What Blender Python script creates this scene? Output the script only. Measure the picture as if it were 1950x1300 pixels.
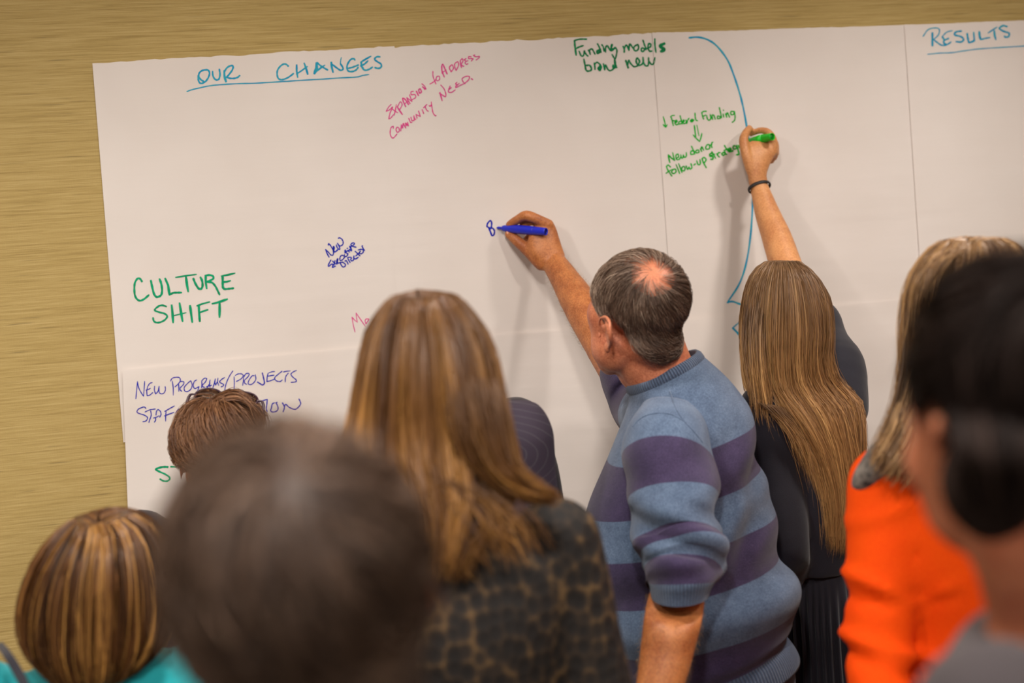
import bpy, math, random
import numpy as np
from mathutils import Vector, Matrix
SC = bpy.context.scene
for o in list(bpy.data.objects): bpy.data.objects.remove(o)
COL = SC.collection
rng = np.random.default_rng(7)
A = lambda *v: np.array(v, float)
def nz(v): return v/(np.linalg.norm(v, axis=-1, keepdims=True)+1e-12)
# ------------------------------------------------------------------ camera
FPX = 1950*50/36.0
YAW, PIT, ROL = map(math.radians, (12.5, -5.0, 4.0))
CAM = A(0, -3.26, 1.78)
FW = A(math.sin(YAW)*math.cos(PIT), math.cos(YAW)*math.cos(PIT), math.sin(PIT))
R0 = A(math.cos(YAW), -math.sin(YAW), 0)
U0 = np.cross(R0, FW)
RC = math.cos(ROL)*R0-math.sin(ROL)*U0
UC = math.sin(ROL)*R0+math.cos(ROL)*U0
cd = bpy.data.cameras.new('camera'); cam = bpy.data.objects.new('camera', cd); COL.objects.link(cam)
cd.lens = 50; cd.sensor_width = 36; cd.clip_start = 0.05
M = Matrix.Identity(4)
for i in range(3):
    M[i][0] = RC[i]; M[i][1] = UC[i]; M[i][2] = -FW[i]; M[i][3] = CAM[i]
cam.matrix_world = M
cd.dof.use_dof = True; cd.dof.focus_distance = 2.98; cd.dof.aperture_fstop = 1.9
SC.camera = cam
def P(px, py, d):
    return CAM+d*(FW+(px-975)/FPX*RC-(py-650)/FPX*UC)
def Q(px, py, w=0.0):
    """the point seen at that pixel at distance w in front of the wall (plane y=0)"""
    v = FW+(px-975)/FPX*RC-(py-650)/FPX*UC
    return CAM+v*((-w-CAM[1])/v[1])
def VAZ(px): return math.degrees(YAW+math.atan((px-975)/FPX))
FH = nz(A(math.sin(YAW), math.cos(YAW), 0)); UP = A(0, 0, 1)
# ------------------------------------------------------------------ world, lights, exposure
wd = bpy.data.worlds.new('world'); SC.world = wd; wd.use_nodes = True
wd.node_tree.nodes['Background'].inputs[0].default_value = (1.0, 0.94, 0.88, 1)
wd.node_tree.nodes['Background'].inputs[1].default_value = 0.34
def area(name, loc, tgt, size, power, col, spread=180):
    l = bpy.data.lights.new(name, 'AREA'); l.shape = 'DISK'; l.size = size; l.energy = power; l.color = col
    l.spread = math.radians(spread)
    o = bpy.data.objects.new(name, l); COL.objects.link(o); o.location = loc
    o.rotation_euler = (Vector(tgt)-Vector(loc)).to_track_quat('-Z', 'Y').to_euler()
    return o
WARM = (1.0, 0.92, 0.85)
CANS = [(x, y) for y in (-1.0, -2.55, -4.1) for x in (-1.25, .15, 1.75)]
PW = {(-1.25, -1.0): 11, (.15, -1.0): 9, (1.75, -1.0): 13.5, (-1.25, -2.55): 38, (.15, -2.55): 26, (1.75, -2.55): 20}
for x, y in CANS: area('ceiling_downlight', (x, y, 2.84), (x, y, 0) if y != -2.55 else (x-.1, -.5, 0), .2, PW.get((x, y), 13), WARM, 126 if y == -1.0 else 150)
vs = SC.view_settings
vs.view_transform = 'Standard'; vs.look = 'None'; vs.gamma = 1; vs.use_curve_mapping = False; vs.exposure = 0.08
SC.cycles.use_denoising = True
SC.cycles.max_bounces = 6; SC.cycles.transparent_max_bounces = 8
# ------------------------------------------------------------------ helpers
def lin(r, g, b):
    f = lambda c: (c/255/12.92) if c/255 <= .04045 else ((c/255+.055)/1.055)**2.4
    return (f(r), f(g), f(b), 1)
class N:
    def __init__(s, name):
        s.m = bpy.data.materials.new(name); s.m.use_nodes = True; s.t = s.m.node_tree
        s.b = s.t.nodes['Principled BSDF']
    def n(s, t, **k):
        x = s.t.nodes.new(t)
        for a, v in k.items():
            if a.startswith('i_'):
                q = a[2:]; x.inputs[int(q) if q.isdigit() else q.replace('_', ' ')].default_value = v
            else: setattr(x, a, v)
        return x
    def l(s, a, b): s.t.links.new(a, b)
    def ramp(s, fac, stops):
        r = s.n('ShaderNodeValToRGB'); e = r.color_ramp.elements
        while len(e) < len(stops): e.new(0.5)
        for q, (p, c) in zip(e, stops): q.position = p; q.color = c
        s.l(fac, r.inputs[0]); return r.outputs[0]
    def coord(s, kind='Object', scale=(1, 1, 1)):
        c = s.n('ShaderNodeTexCoord'); m = s.n('ShaderNodeMapping'); m.inputs['Scale'].default_value = scale
        s.l(c.outputs[kind], m.inputs[0]); return m.outputs[0]
    def noise(s, vec, scale, detail=3, rough=.5):
        x = s.n('ShaderNodeTexNoise'); x.inputs['Scale'].default_value = scale; x.inputs['Detail'].default_value = detail
        x.inputs['Roughness'].default_value = rough; s.l(vec, x.inputs['Vector']); return x.outputs[0]
    def bump(s, h, st, dist=.001):
        x = s.n('ShaderNodeBump'); x.inputs['Strength'].default_value = st; x.inputs['Distance'].default_value = dist
        s.l(h, x.inputs['Height']); s.l(x.outputs[0], s.b.inputs['Normal'])
    def math(s, op, a, b=None):
        x = s.n('ShaderNodeMath', operation=op)
        for i, v in enumerate((a, b)):
            if v is None: continue
            if isinstance(v, (int, float)): x.inputs[i].default_value = v
            else: s.l(v, x.inputs[i])
        return x.outputs[0]
    def mix(s, f, a, b):
        x = s.n('ShaderNodeMix', data_type='RGBA')
        for k, v in ((0, f), (6, a), (7, b)):
            if isinstance(v, (int, float, tuple)): x.inputs[k].default_value = v
            else: s.l(v, x.inputs[k])
        return x.outputs[2]
def m_plain(name, c, rough=.5, spec=.5, metal=0):
    k = N(name); k.b.inputs['Base Color'].default_value = c; k.b.inputs['Roughness'].default_value = rough
    k.b.inputs['Specular IOR Level'].default_value = spec; k.b.inputs['Metallic'].default_value = metal
    return k.m
def m_skin(name, c, c2):
    k = N(name); v = k.coord()
    n1 = k.noise(v, 22, 4, .6); n2 = k.noise(v, 260, 3, .6)
    f = k.math('ADD', k.math('MULTIPLY', n1, .55), k.math('MULTIPLY', n2, .5))
    k.l(k.ramp(f, [(.40, c2), (.62, c)]), k.b.inputs['Base Color'])
    k.b.inputs['Roughness'].default_value = .5; k.b.inputs['Subsurface Weight'].default_value = .12
    k.b.inputs['Subsurface Radius'].default_value = (1, .35, .15); k.b.inputs['Subsurface Scale'].default_value = .008
    k.bump(k.noise(v, 420, 3, .6), .35, .0006)
    return k.m
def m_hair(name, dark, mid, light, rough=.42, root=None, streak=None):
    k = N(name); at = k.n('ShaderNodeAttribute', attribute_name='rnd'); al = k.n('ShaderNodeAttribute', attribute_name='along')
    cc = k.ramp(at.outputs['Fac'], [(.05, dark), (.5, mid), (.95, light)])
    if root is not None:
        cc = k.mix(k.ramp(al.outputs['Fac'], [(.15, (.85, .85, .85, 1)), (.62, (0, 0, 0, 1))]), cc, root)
    k.l(cc, k.b.inputs['Base Color']); k.b.inputs['Roughness'].default_value = rough
    k.b.inputs['Specular IOR Level'].default_value = .45
    return k.m
def m_cloth(name, c, c2, sc=300, bump=.5, extra=None):
    k = N(name); v = k.coord(); n1 = k.noise(v, sc, 3, .7); n0 = k.noise(v, 9, 2, .5)
    f = k.math('ADD', k.math('MULTIPLY', n1, .7), k.math('MULTIPLY', n0, .3))
    k.l(k.ramp(f, [(.35, c2), (.65, c)]), k.b.inputs['Base Color'])
    k.b.inputs['Roughness'].default_value = .85; k.b.inputs['Sheen Weight'].default_value = .15
    k.bump(n1, bump, .001); return k.m
MT = {}
# wall covering: horizontal grasscloth fibres
k = N('grasscloth'); v1 = k.coord('Object', (7, 7, 620)); v2 = k.coord('Object', (5, 5, 230)); v3 = k.coord('Object', (7, 7, 160)); v4 = k.coord('Object', (340, 340, 6))
f = k.math('ADD', k.math('MULTIPLY', k.noise(v1, 1, 5, .75), .55), k.math('MULTIPLY', k.noise(v2, 1, 4, .7), .45))
c = k.ramp(f, [(.3, lin(134, 110, 62)), (.48, lin(182, 157, 98)), (.7, lin(212, 188, 132))])
slub = k.ramp(k.noise(v3, 1, 2, .4), [(.66, (0, 0, 0, 1)), (.74, (1, 1, 1, 1))])
c = k.mix(k.math('MULTIPLY', slub, .55), c, lin(112, 98, 66))
k.l(c, k.b.inputs['Base Color']); k.b.inputs['Roughness'].default_value = .8; k.b.inputs['Specular IOR Level'].default_value = .25
k.bump(k.math('ADD', f, k.math('MULTIPLY', k.noise(v4, 1, 2, .5), .25)), .5, .002); MT['wall'] = k.m
# flip-chart paper, thin enough for a little of what is behind to show
k = N('flip_chart_paper'); v = k.coord(); n1 = k.noise(v, 3, 3, .5)
k.l(k.ramp(n1, [(.3, lin(238, 229, 222)), (.7, lin(245, 237, 231))]), k.b.inputs['Base Color'])
k.b.inputs['Roughness'].default_value = .75; k.b.inputs['Specular IOR Level'].default_value = .2
k.bump(k.noise(k.coord('Object', (4, 4, 26)), 1, 3, .5), .35, .004)
tr = k.n('ShaderNodeBsdfTransparent'); mx = k.n('ShaderNodeMixShader'); mx.inputs[0].default_value = .14
out = k.t.nodes['Material Output']; k.l(k.b.outputs[0], mx.inputs[1]); k.l(tr.outputs[0], mx.inputs[2]); k.l(mx.outputs[0], out.inputs[0])
MT['paper'] = k.m
def m_ink(name, c, c2):
    k = N(name); n1 = k.noise(k.coord(), 60, 3, .6)
    k.l(k.ramp(n1, [(.35, c2), (.6, c)]), k.b.inputs['Base Color']); k.b.inputs['Roughness'].default_value = .6
    k.b.inputs['Specular IOR Level'].default_value = .2; return k.m
MT['cyan'] = m_ink('cyan_ink', lin(0, 146, 190), lin(44, 166, 190))
MT['green'] = m_ink('green_ink', lin(0, 164, 112), lin(0, 142, 94))
MT['dgreen'] = m_ink('dark_green_ink', lin(0, 134, 78), lin(0, 110, 60))
MT['lgreen'] = m_ink('bright_green_ink', lin(0, 178, 42), lin(10, 158, 30))
MT['blue'] = m_ink('blue_ink', lin(34, 48, 178), lin(70, 54, 170))
MT['bblue'] = m_ink('bold_blue_ink', lin(0, 32, 178), lin(12, 20, 160))
MT['pink'] = m_ink('pink_ink', lin(226, 66, 142), lin(214, 84, 150))
MT['skin_m'] = m_skin('ruddy_skin', lin(210, 134, 98), lin(172, 94, 66))
MT['skin_h'] = m_skin('tanned_skin', lin(200, 128, 74), lin(156, 86, 46))
MT['skin_f'] = m_skin('fair_skin', lin(216, 154, 100), lin(188, 122, 74))
MT['blackp'] = m_plain('black_elastic', lin(32, 28, 28), .6)
MT['navy'] = m_cloth('navy_jersey', lin(18, 16, 32), lin(11, 10, 22), 500, .4)
MT['jeans'] = m_cloth('blue_denim', lin(72, 74, 112), lin(50, 52, 86), 700, .6)
MT['dark'] = m_cloth('dark_cloth', lin(46, 40, 46), lin(34, 30, 36), 400, .4)
MT['grey'] = m_cloth('charcoal_cloth', lin(78, 70, 72), lin(60, 54, 58), 400, .4)
MT['teal'] = m_cloth('teal_cloth', lin(0, 160, 168), lin(0, 146, 154), 300, .3)
MT['orange'] = m_cloth('orange_cloth', lin(246, 84, 4), lin(236, 68, 2), 300, .3)
MT['orange'].node_tree.nodes['Principled BSDF'].inputs['Sheen Weight'].default_value = 0
MT['orange'].node_tree.nodes['Principled BSDF'].inputs['Specular IOR Level'].default_value = .15
MT['leather'] = m_plain('black_leather', lin(30, 26, 24), .4)
MT['gold'] = m_plain('gold', lin(220, 180, 110), .25, .5, 1)
MT['bluep'] = m_plain('blue_plastic', lin(30, 44, 200), .38)
MT['bluep2'] = m_plain('dark_blue_plastic', lin(16, 22, 120), .5)
MT['greenp'] = m_plain('green_plastic', lin(0, 196, 30), .38)
MT['greenp2'] = m_plain('dark_green_plastic', lin(0, 120, 20), .5)
MT['frame'] = m_plain('dark_plum_plastic', lin(50, 22, 40), .3)
MT['floor'] = m_cloth('carpet', lin(110, 92, 72), lin(84, 70, 56), 200, .6)
MT['ceil'] = m_plain('ceiling_paint', lin(225, 215, 200), .9)
MT['white'] = m_cloth('black_white_lace', lin(150, 140, 130), lin(26, 22, 26), 45, .6)
# pinstripe, lace
k = N('pinstriped_nylon'); w = k.n('ShaderNodeTexWave', wave_type='RINGS', rings_direction='SPHERICAL'); w.inputs['Scale'].default_value = 9
w.inputs['Distortion'].default_value = 1.2; w.inputs['Detail'].default_value = 1; k.l(k.coord('UV', (.55, 1, 1)), w.inputs[0])
k.l(k.ramp(w.outputs[0], [(.96, lin(44, 34, 50)), (.995, lin(64, 60, 68))]), k.b.inputs['Base Color']); k.b.inputs['Roughness'].default_value = .85
MT['pin'] = k.m
k = N('brown_lace'); vo = k.n('ShaderNodeTexVoronoi'); vo.inputs['Scale'].default_value = 52; vo.inputs['Randomness'].default_value = .65
k.l(k.coord('Object', (1, 1, .85)), vo.inputs['Vector'])
nn = k.noise(k.coord(), 14, 3, .6)
f = k.math('ADD', vo.outputs['Distance'], k.math('MULTIPLY', nn, .35))
k.l(k.ramp(f, [(.55, lin(22, 17, 15)), (.8, lin(46, 35, 25)), (1.0, lin(98, 75, 46))]), k.b.inputs['Base Color']); k.b.inputs['Roughness'].default_value = .8
k.bump(f, .6, .004); MT['lace'] = k.m
# striped knit: attribute 'st' runs along the stripes, 'ua' around the body
k = N('striped_knit'); st = k.n('ShaderNodeAttribute', attribute_name='st').outputs['Fac']; ua = k.n('ShaderNodeAttribute', attribute_name='ua').outputs['Fac']
n1 = k.noise(k.coord(), 380, 3, .75); n0 = k.noise(k.coord(), 30, 3, .6)
fz = k.math('ADD', k.math('MULTIPLY', n1, .7), k.math('MULTIPLY', n0, .3))
cb = k.ramp(fz, [(.32, lin(54, 70, 98)), (.5, lin(82, 102, 130)), (.68, lin(112, 132, 158))])
cp = k.ramp(fz, [(.32, lin(38, 30, 60)), (.5, lin(54, 42, 78)), (.68, lin(72, 58, 96))])
odd = k.math('GREATER_THAN', k.math('MODULO', st, 2.0), 1.0)
odd = k.math('MULTIPLY', odd, k.math('LESS_THAN', st, 6.0))
cc = k.mix(odd, cb, cp)
rib = k.math('GREATER_THAN', st, 6.0)
rw = k.math('SINE', k.math('MULTIPLY', ua, 2*math.pi))
rd = k.math('MULTIPLY', rib, k.math('LESS_THAN', rw, -.35))
cc = k.mix(k.math('MULTIPLY', rd, .75), cc, lin(40, 46, 66))
cc = k.mix(k.math('MULTIPLY', rib, .25), cc, lin(62, 78, 104))
k.l(cc, k.b.inputs['Base Color']); k.b.inputs['Roughness'].default_value = .9; k.b.inputs['Sheen Weight'].default_value = .2
h = k.math('ADD', k.math('MULTIPLY', k.math('MULTIPLY', rw, rib), 1.2), k.math('ADD', k.math('MULTIPLY', n1, .8), k.math('MULTIPLY', k.math('SINE', k.math('MULTIPLY', ua, 6*math.pi)), .15)))
k.bump(h, .7, .0016); MT['knit'] = k.m
# hair colours
MT['h_man'] = m_hair('greying_brown_hair', lin(74, 56, 46), lin(122, 98, 82), lin(190, 168, 148), .45)
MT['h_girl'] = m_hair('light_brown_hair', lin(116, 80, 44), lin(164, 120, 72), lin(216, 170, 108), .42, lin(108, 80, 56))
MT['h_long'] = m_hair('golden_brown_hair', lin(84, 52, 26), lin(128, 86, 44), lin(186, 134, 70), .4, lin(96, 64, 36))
MT['h_bob'] = m_hair('highlighted_brown_hair', lin(48, 28, 14), lin(104, 66, 34), lin(226, 170, 90), .38)
MT['h_red'] = m_hair('reddish_brown_hair', lin(68, 40, 24), lin(108, 70, 44), lin(156, 112, 76), .45)
MT['h_near'] = m_hair('dark_brown_hair', lin(54, 40, 32), lin(92, 70, 56), lin(150, 122, 102), .5)
MT['h_light'] = m_hair('light_golden_hair', lin(98, 70, 44), lin(140, 104, 66), lin(196, 154, 102), .42)
MT['h_black'] = m_hair('near_black_hair', lin(26, 18, 16), lin(44, 33, 29), lin(78, 62, 56), .55)

MT['h_black'].node_tree.nodes['Principled BSDF'].inputs['Specular IOR Level'].default_value = .2
def crom(p, n):
    """Catmull-Rom through the rows of p, n samples"""
    p = np.asarray(p, float); k = len(p)
    t = np.linspace(0, k-1, n); i = np.clip(t.astype(int), 0, k-2); f = (t-i)[:, None]
    e = np.vstack([2*p[0]-p[1], p, 2*p[-1]-p[-2]])
    a, b, c, d = e[i], e[i+1], e[i+2], e[i+3]
    return .5*((2*b)+(-a+c)*f+(2*a-5*b+4*c-d)*f**2+(-a+3*b-3*c+d)*f**3)
def obj(name, V, F, mat=None, parent=None, smooth=True, attrs=None):
    me = bpy.data.meshes.new(name); V = np.asarray(V, float).reshape(-1, 3)
    me.vertices.add(len(V)); me.vertices.foreach_set('co', V.ravel())
    F = [np.asarray(f, int).reshape(-1, np.asarray(f).shape[-1]) for f in F if len(f)]
    li = np.concatenate([f.ravel() for f in F]); sz = np.concatenate([np.full(len(f), f.shape[1]) for f in F])
    me.loops.add(len(li)); me.loops.foreach_set('vertex_index', li)
    me.polygons.add(len(sz)); me.polygons.foreach_set('loop_start', np.concatenate([[0], np.cumsum(sz)[:-1]]))
    me.polygons.foreach_set('loop_total', sz)
    me.polygons.foreach_set('use_smooth', np.full(len(sz), smooth))
    me.update(calc_edges=True); me.validate()
    for a, val in (attrs or {}).items():
        at = me.attributes.new(a, 'FLOAT', 'POINT'); at.data.foreach_set('value', np.asarray(val, float).ravel())
    if mat: me.materials.append(mat)
    o = bpy.data.objects.new(name, me); COL.objects.link(o)
    if parent: o.parent = parent; o.matrix_parent_inverse = parent.matrix_world.inverted()
    return o
def thing(name, label, cat, loc=(0, 0, 0), group=None):
    o = bpy.data.objects.new(name, None); COL.objects.link(o); o.location = loc; o.empty_display_size = .1
    bpy.context.view_layer.update()
    o['label'] = label; o['category'] = cat
    if group: o['group'] = group
    return o
def grid_faces(nv, nu, closed=True, off=0):
    j = np.arange(nu if closed else nu-1); i = np.arange(nv-1)
    I, J = np.meshgrid(i, j, indexing='ij'); J2 = (J+1) % nu
    return np.stack([I*nu+J, I*nu+J2, (I+1)*nu+J2, (I+1)*nu+J], -1).reshape(-1, 4)+off
class Acc:
    def __init__(s): s.V = []; s.F = []; s.n = 0
    def add(s, V, F):
        V = np.asarray(V).reshape(-1, 3); s.V.append(V)
        for f in F: s.F.append(np.asarray(f)+s.n)
        s.n += len(V); return s
    def loft(s, R, **k):
        V, F, _ = loft(R, **k); return s.add(V, F)
    def tube(s, p, r, **k): return s.loft(tube(p, r), **k)
    def ell(s, c, r, M=None, n=16):
        th = np.linspace(0, math.pi, n)[:, None]; ph = np.linspace(0, 2*math.pi, 2*n, endpoint=False)[None]
        D = np.stack([np.sin(th)*np.cos(ph), np.sin(th)*np.sin(ph), np.cos(th)+0*ph], -1)*np.asarray(r)
        if M is not None: D = D@np.asarray(M).T
        return s.add(D+np.asarray(c), [grid_faces(n, 2*n)])
def loft(R, nu=32, nv=None, ex=2.0, cap=True):
    """R: rings (centre, half-axis a, half-axis b) -> surface, caps by fans"""
    R = np.asarray(R, float).reshape(len(R), 9); nv = nv or len(R)*5
    S = crom(R, nv); c, a, b = S[:, None, :3], S[:, None, 3:6], S[:, None, 6:]
    th = np.linspace(0, 2*math.pi, nu, endpoint=False)[None, :, None]
    cs, sn = np.cos(th), np.sin(th)
    cs = np.sign(cs)*np.abs(cs)**(2/ex); sn = np.sign(sn)*np.abs(sn)**(2/ex)
    V = c+a*cs+b*sn
    F = [grid_faces(nv, nu)]
    G = V.reshape(-1, 3)
    if cap:
        G = np.vstack([G, S[0, :3], S[-1, :3]]); j = np.arange(nu); q = nv*nu
        F += [np.stack([(j+1) % nu, j, np.full(nu, q)], -1), np.stack([(nv-1)*nu+j, (nv-1)*nu+(j+1) % nu, np.full(nu, q+1)], -1)]
    return G, F, V
def tube(p, r, ref=None):
    """rings along a path; r scalar or (ra, rb) per point; rounded ends"""
    p = np.asarray(p, float); r = np.asarray(r, float)
    if r.ndim == 1: r = np.stack([r, r], 1)
    t = nz(np.gradient(p, axis=0)); ref = FW if ref is None else ref
    a = nz(np.cross(t, ref)); b = nz(np.cross(a, t))
    R = [(p[i], a[i]*r[i, 0], b[i]*r[i, 1]) for i in range(len(p))]
    def end(i, sg):
        return [(p[i]+sg*t[i]*r[i, 0]*q, a[i]*r[i, 0]*w, b[i]*r[i, 1]*w) for q, w in ((.55, .83), (.9, .45), (1.0, .08))]
    return end(0, -1)[::-1]+R+end(-1, 1)
def RG(L, Rr, d, th, dR=None, sag=0, mode='h'):
    """ring by its left and right outline points in the view and its half-thickness"""
    l = P(L[0], L[1], d); r = P(Rr[0], Rr[1], dR or d)
    return [(l+r)/2, (r-l)/2, -FH*th-UP*sag]
def remesh(o, vox, it=6, fac=.5):
    m = o.modifiers.new('r', 'REMESH'); m.mode = 'VOXEL'; m.voxel_size = vox; m.use_smooth_shade = True
    if it:
        s = o.modifiers.new('s', 'SMOOTH'); s.iterations = it; s.factor = fac
    dg = bpy.context.evaluated_depsgraph_get(); me = bpy.data.meshes.new_from_object(o.evaluated_get(dg))
    old = o.data; mats = list(old.materials); o.modifiers.clear(); o.data = me; me.name = o.name
    if not me.materials and mats: me.materials.append(mats[0])
    bpy.data.meshes.remove(old)
    me.polygons.foreach_set('use_smooth', np.ones(len(me.polygons), bool))
    return o
def verts(o):
    n = len(o.data.vertices); v = np.empty(n*3); o.data.vertices.foreach_get('co', v); return v.reshape(-1, 3)
def normals(o):
    n = len(o.data.vertices); v = np.empty(n*3); o.data.vertices.foreach_get('normal', v); return v.reshape(-1, 3)
def setv(o, v): o.data.vertices.foreach_set('co', v.ravel()); o.data.update()
def wavy(p, seed, freq, n=5, aniso=(1, 1, 1)):
    g = np.random.default_rng(seed); s = 0
    for i in range(n):
        d = nz(g.normal(size=3))*np.asarray(aniso)*freq*g.uniform(.6, 1.5); s = s+np.sin(p@d+g.uniform(0, 6.3)+.8*np.sin(p@(d[[1, 2, 0]])*.7))
    return s/n
def wrinkle(o, amp, freq, seed=1, aniso=(1, 1, 1), sharp=1.0):
    v = verts(o); w = wavy(v, seed, freq, 5, aniso); w = np.sign(w)*np.abs(w)**sharp
    setv(o, v+normals(o)*(amp*w)[:, None])
# ------------------------------------------------------------------ head model (x right, y front, z up, origin between the eyes' height and the ears)
ELL = [((0, -.018, .035), (.074, .093, .082)), ((0, .03, .03), (.06, .055, .06)), ((0, .035, -.04), (.056, .048, .07)),
       ((0, .026, -.078), (.052, .052, .034)), ((0, .068, -.1), (.022, .018, .017)), ((.036, .056, -.035), (.025, .022, .026)), ((-.036, .056, -.035), (.025, .022, .026)),
       ((0, .078, .016), (.048, .014, .010)), ((0, .09, -.010), (.008, .014, .026)), ((0, .106, -.036), (.012, .013, .011)), ((.011, .097, -.040), (.007, .009, .007)), ((-.011, .097, -.040), (.007, .009, .007)),
       ((0, .086, -.066), (.022, .011, .0055)), ((0, .085, -.077), (.019, .011, .0065)), ((.032, .069, 0), (.014, .0145, .011)), ((-.032, .069, 0), (.014, .0145, .011)),
       ((0, -.03, -.05), (.055, .055, .05))]
def head_sdf(p, ex=()):
    d = None; kk = .013
    for c, r in ELL+list(ex):
        q = p-np.asarray(c); r = np.asarray(r); k0 = np.linalg.norm(q/r, axis=-1); k1 = np.linalg.norm(q/r**2, axis=-1)+1e-9
        e = k0*(k0-1)/k1
        if d is None: d = e
        else:
            h = np.clip(.5+.5*(d-e)/kk, 0, 1); d = d*(1-h)+e*h-kk*h*(1-h)
    return d
NT, NP = 72, 112
_th = np.linspace(0, math.pi, NT); _ph = np.linspace(0, 2*math.pi, NP, endpoint=False)
def _hd(ex=()):
    D = np.stack([np.sin(_th)[:, None]*np.cos(_ph)[None], np.sin(_th)[:, None]*np.sin(_ph)[None], np.cos(_th)[:, None]+0*_ph[None]], -1)
    lo = np.full(D.shape[:2], .02); rs = np.linspace(.03, .17, 57); last = lo.copy()
    for r in rs:
        ins = head_sdf(D*r, ex) < 0; last = np.where(ins, r, last)
    hi = last+.0025
    for _ in range(7):
        m = (last+hi)/2; ins = head_sdf(D*m[..., None], ex) < 0; last = np.where(ins, m, last); hi = np.where(ins, hi, m)
    return D, last
HD, HR = _hd()
def head_r(d):
    """radius of the head surface in direction d (local)"""
    t = np.arccos(np.clip(d[..., 2], -1, 1))/math.pi*(NT-1); f = (np.arctan2(d[..., 1], d[..., 0]) % (2*math.pi))/(2*math.pi)*NP
    i = np.clip(t.astype(int), 0, NT-2); j = f.astype(int) % NP; a = t-i; b = f-np.floor(f); j2 = (j+1) % NP
    return (HR[i, j]*(1-b)+HR[i, j2]*b)*(1-a)+(HR[i+1, j]*(1-b)+HR[i+1, j2]*b)*a
def rotm(az, pitch=0, roll=0):
    """columns: right, front, up for a head facing azimuth az (deg from +y towards +x)"""
    a, p, r = map(math.radians, (az, pitch, roll))
    f = A(math.sin(a)*math.cos(p), math.cos(a)*math.cos(p), math.sin(p)); x = A(math.cos(a), -math.sin(a), 0); u = np.cross(x, f)
    x2 = math.cos(r)*x-math.sin(r)*u; u2 = math.sin(r)*x+math.cos(r)*u
    return np.stack([x2, f, u2], 1)
EARH = [(-.004, .002, .003), (-.008, .014, .006), (-.002, .027, .009), (.009, .032, .012), (.019, .026, .016), (.023, .012, .019), (.021, -.004, .018), (.014, -.016, .013), (.006, -.025, .008)]
def add_head(acc, c, Mx, s=1.0, ears=1.0, ez=0.0, HR=HR, ey=0.0):
    c = np.asarray(c); T = lambda p: c+s*np.asarray(p)@Mx.T
    acc.add(T((HD*HR[..., None]).reshape(-1, 3)), [grid_faces(NT, NP)])
    for sx in (-1, 1):
        eo, eb, et = (ears, ears, ears) if np.isscalar(ears) else (ears[0] if sx < 0 else (ears[0] if len(ears) > 3 else .8), ears[1], ears[2])
        E = lambda q: T(np.stack([sx*(.070+np.asarray(q)[..., 2]*eo), -.012+ey-np.asarray(q)[..., 0]*eb, -.006+ez+np.asarray(q)[..., 1]*et], -1))
        acc.tube(E(np.array(EARH)), np.full(len(EARH), .0036*s), nu=10, nv=44)
        acc.tube(E(np.array([(.004, .023, .008), (.012, .013, .013), (.013, -.001, .013), (.006, -.013, .009)])), np.full(4, .003*s), nu=8, nv=24)
        Mx2 = Mx@np.array([[.35*sx, .94, 0], [-.94, .35*sx, 0], [0, 0, 1]]).T if False else Mx
        pl = []
        for q in np.linspace(0, 1, 9):      # the thin shell of the ear
            z = -.024+q*.052; h = .016*math.sqrt(max(1-((q-.56)/.58)**2, .02))
            pl.append((E(A(.008, z, .0085)), s*eb*(Mx@A(sx*.45*eo/eb, -.9, 0))*h, s*.0022*(Mx@A(sx*.9, .45, 0))))
        acc.loft(pl, nu=14, nv=30)
        acc.ell(E(A(.002, -.026, .007)), A(.0042, .0085, .010)*s*et, Mx, 10)
        acc.ell(E(A(-.009, -.005, .006)), A(.004, .004, .007)*s, Mx, 8)
def relaxed_hand(acc, w, d, side, palm_n, s=1.0):
    """hand hanging from wrist w along d; side = towards the thumb; palm_n = normal out of the palm"""
    d, side, pn = nz(np.asarray(d)), nz(np.asarray(side)), nz(np.asarray(palm_n))
    acc.loft([(w-d*.03, side*.026*s, pn*.02*s), (w+d*.02*s, side*.031*s, pn*.017*s), (w+d*.06*s, side*.04*s, pn*.015*s), (w+d*.09*s, side*.038*s, pn*.012*s), (w+d*.1*s, side*.03*s, pn*.008*s)], nu=20, nv=20)
    for i, (o, L) in enumerate(((.029, .075), (.0105, .083), (-.0095, .078), (-.028, .062))):
        b = w+d*.088*s+side*o*s; L *= s
        acc.tube([b-d*.02, b+d*L*.35+pn*.004, b+d*L*.68+pn*.014, b+d*L*.92+pn*.028], np.array([.0095, .009, .008, .0068])*s, nu=10, nv=20)
    b = w+d*.03*s+side*.022*s
    acc.tube([b, b+side*.025*s+d*.025*s+pn*.01, b+side*.034*s+d*.052*s+pn*.016, b+side*.034*s+d*.074*s+pn*.02], np.array([.015, .012, .010, .0075])*s, nu=10, nv=20)
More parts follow.
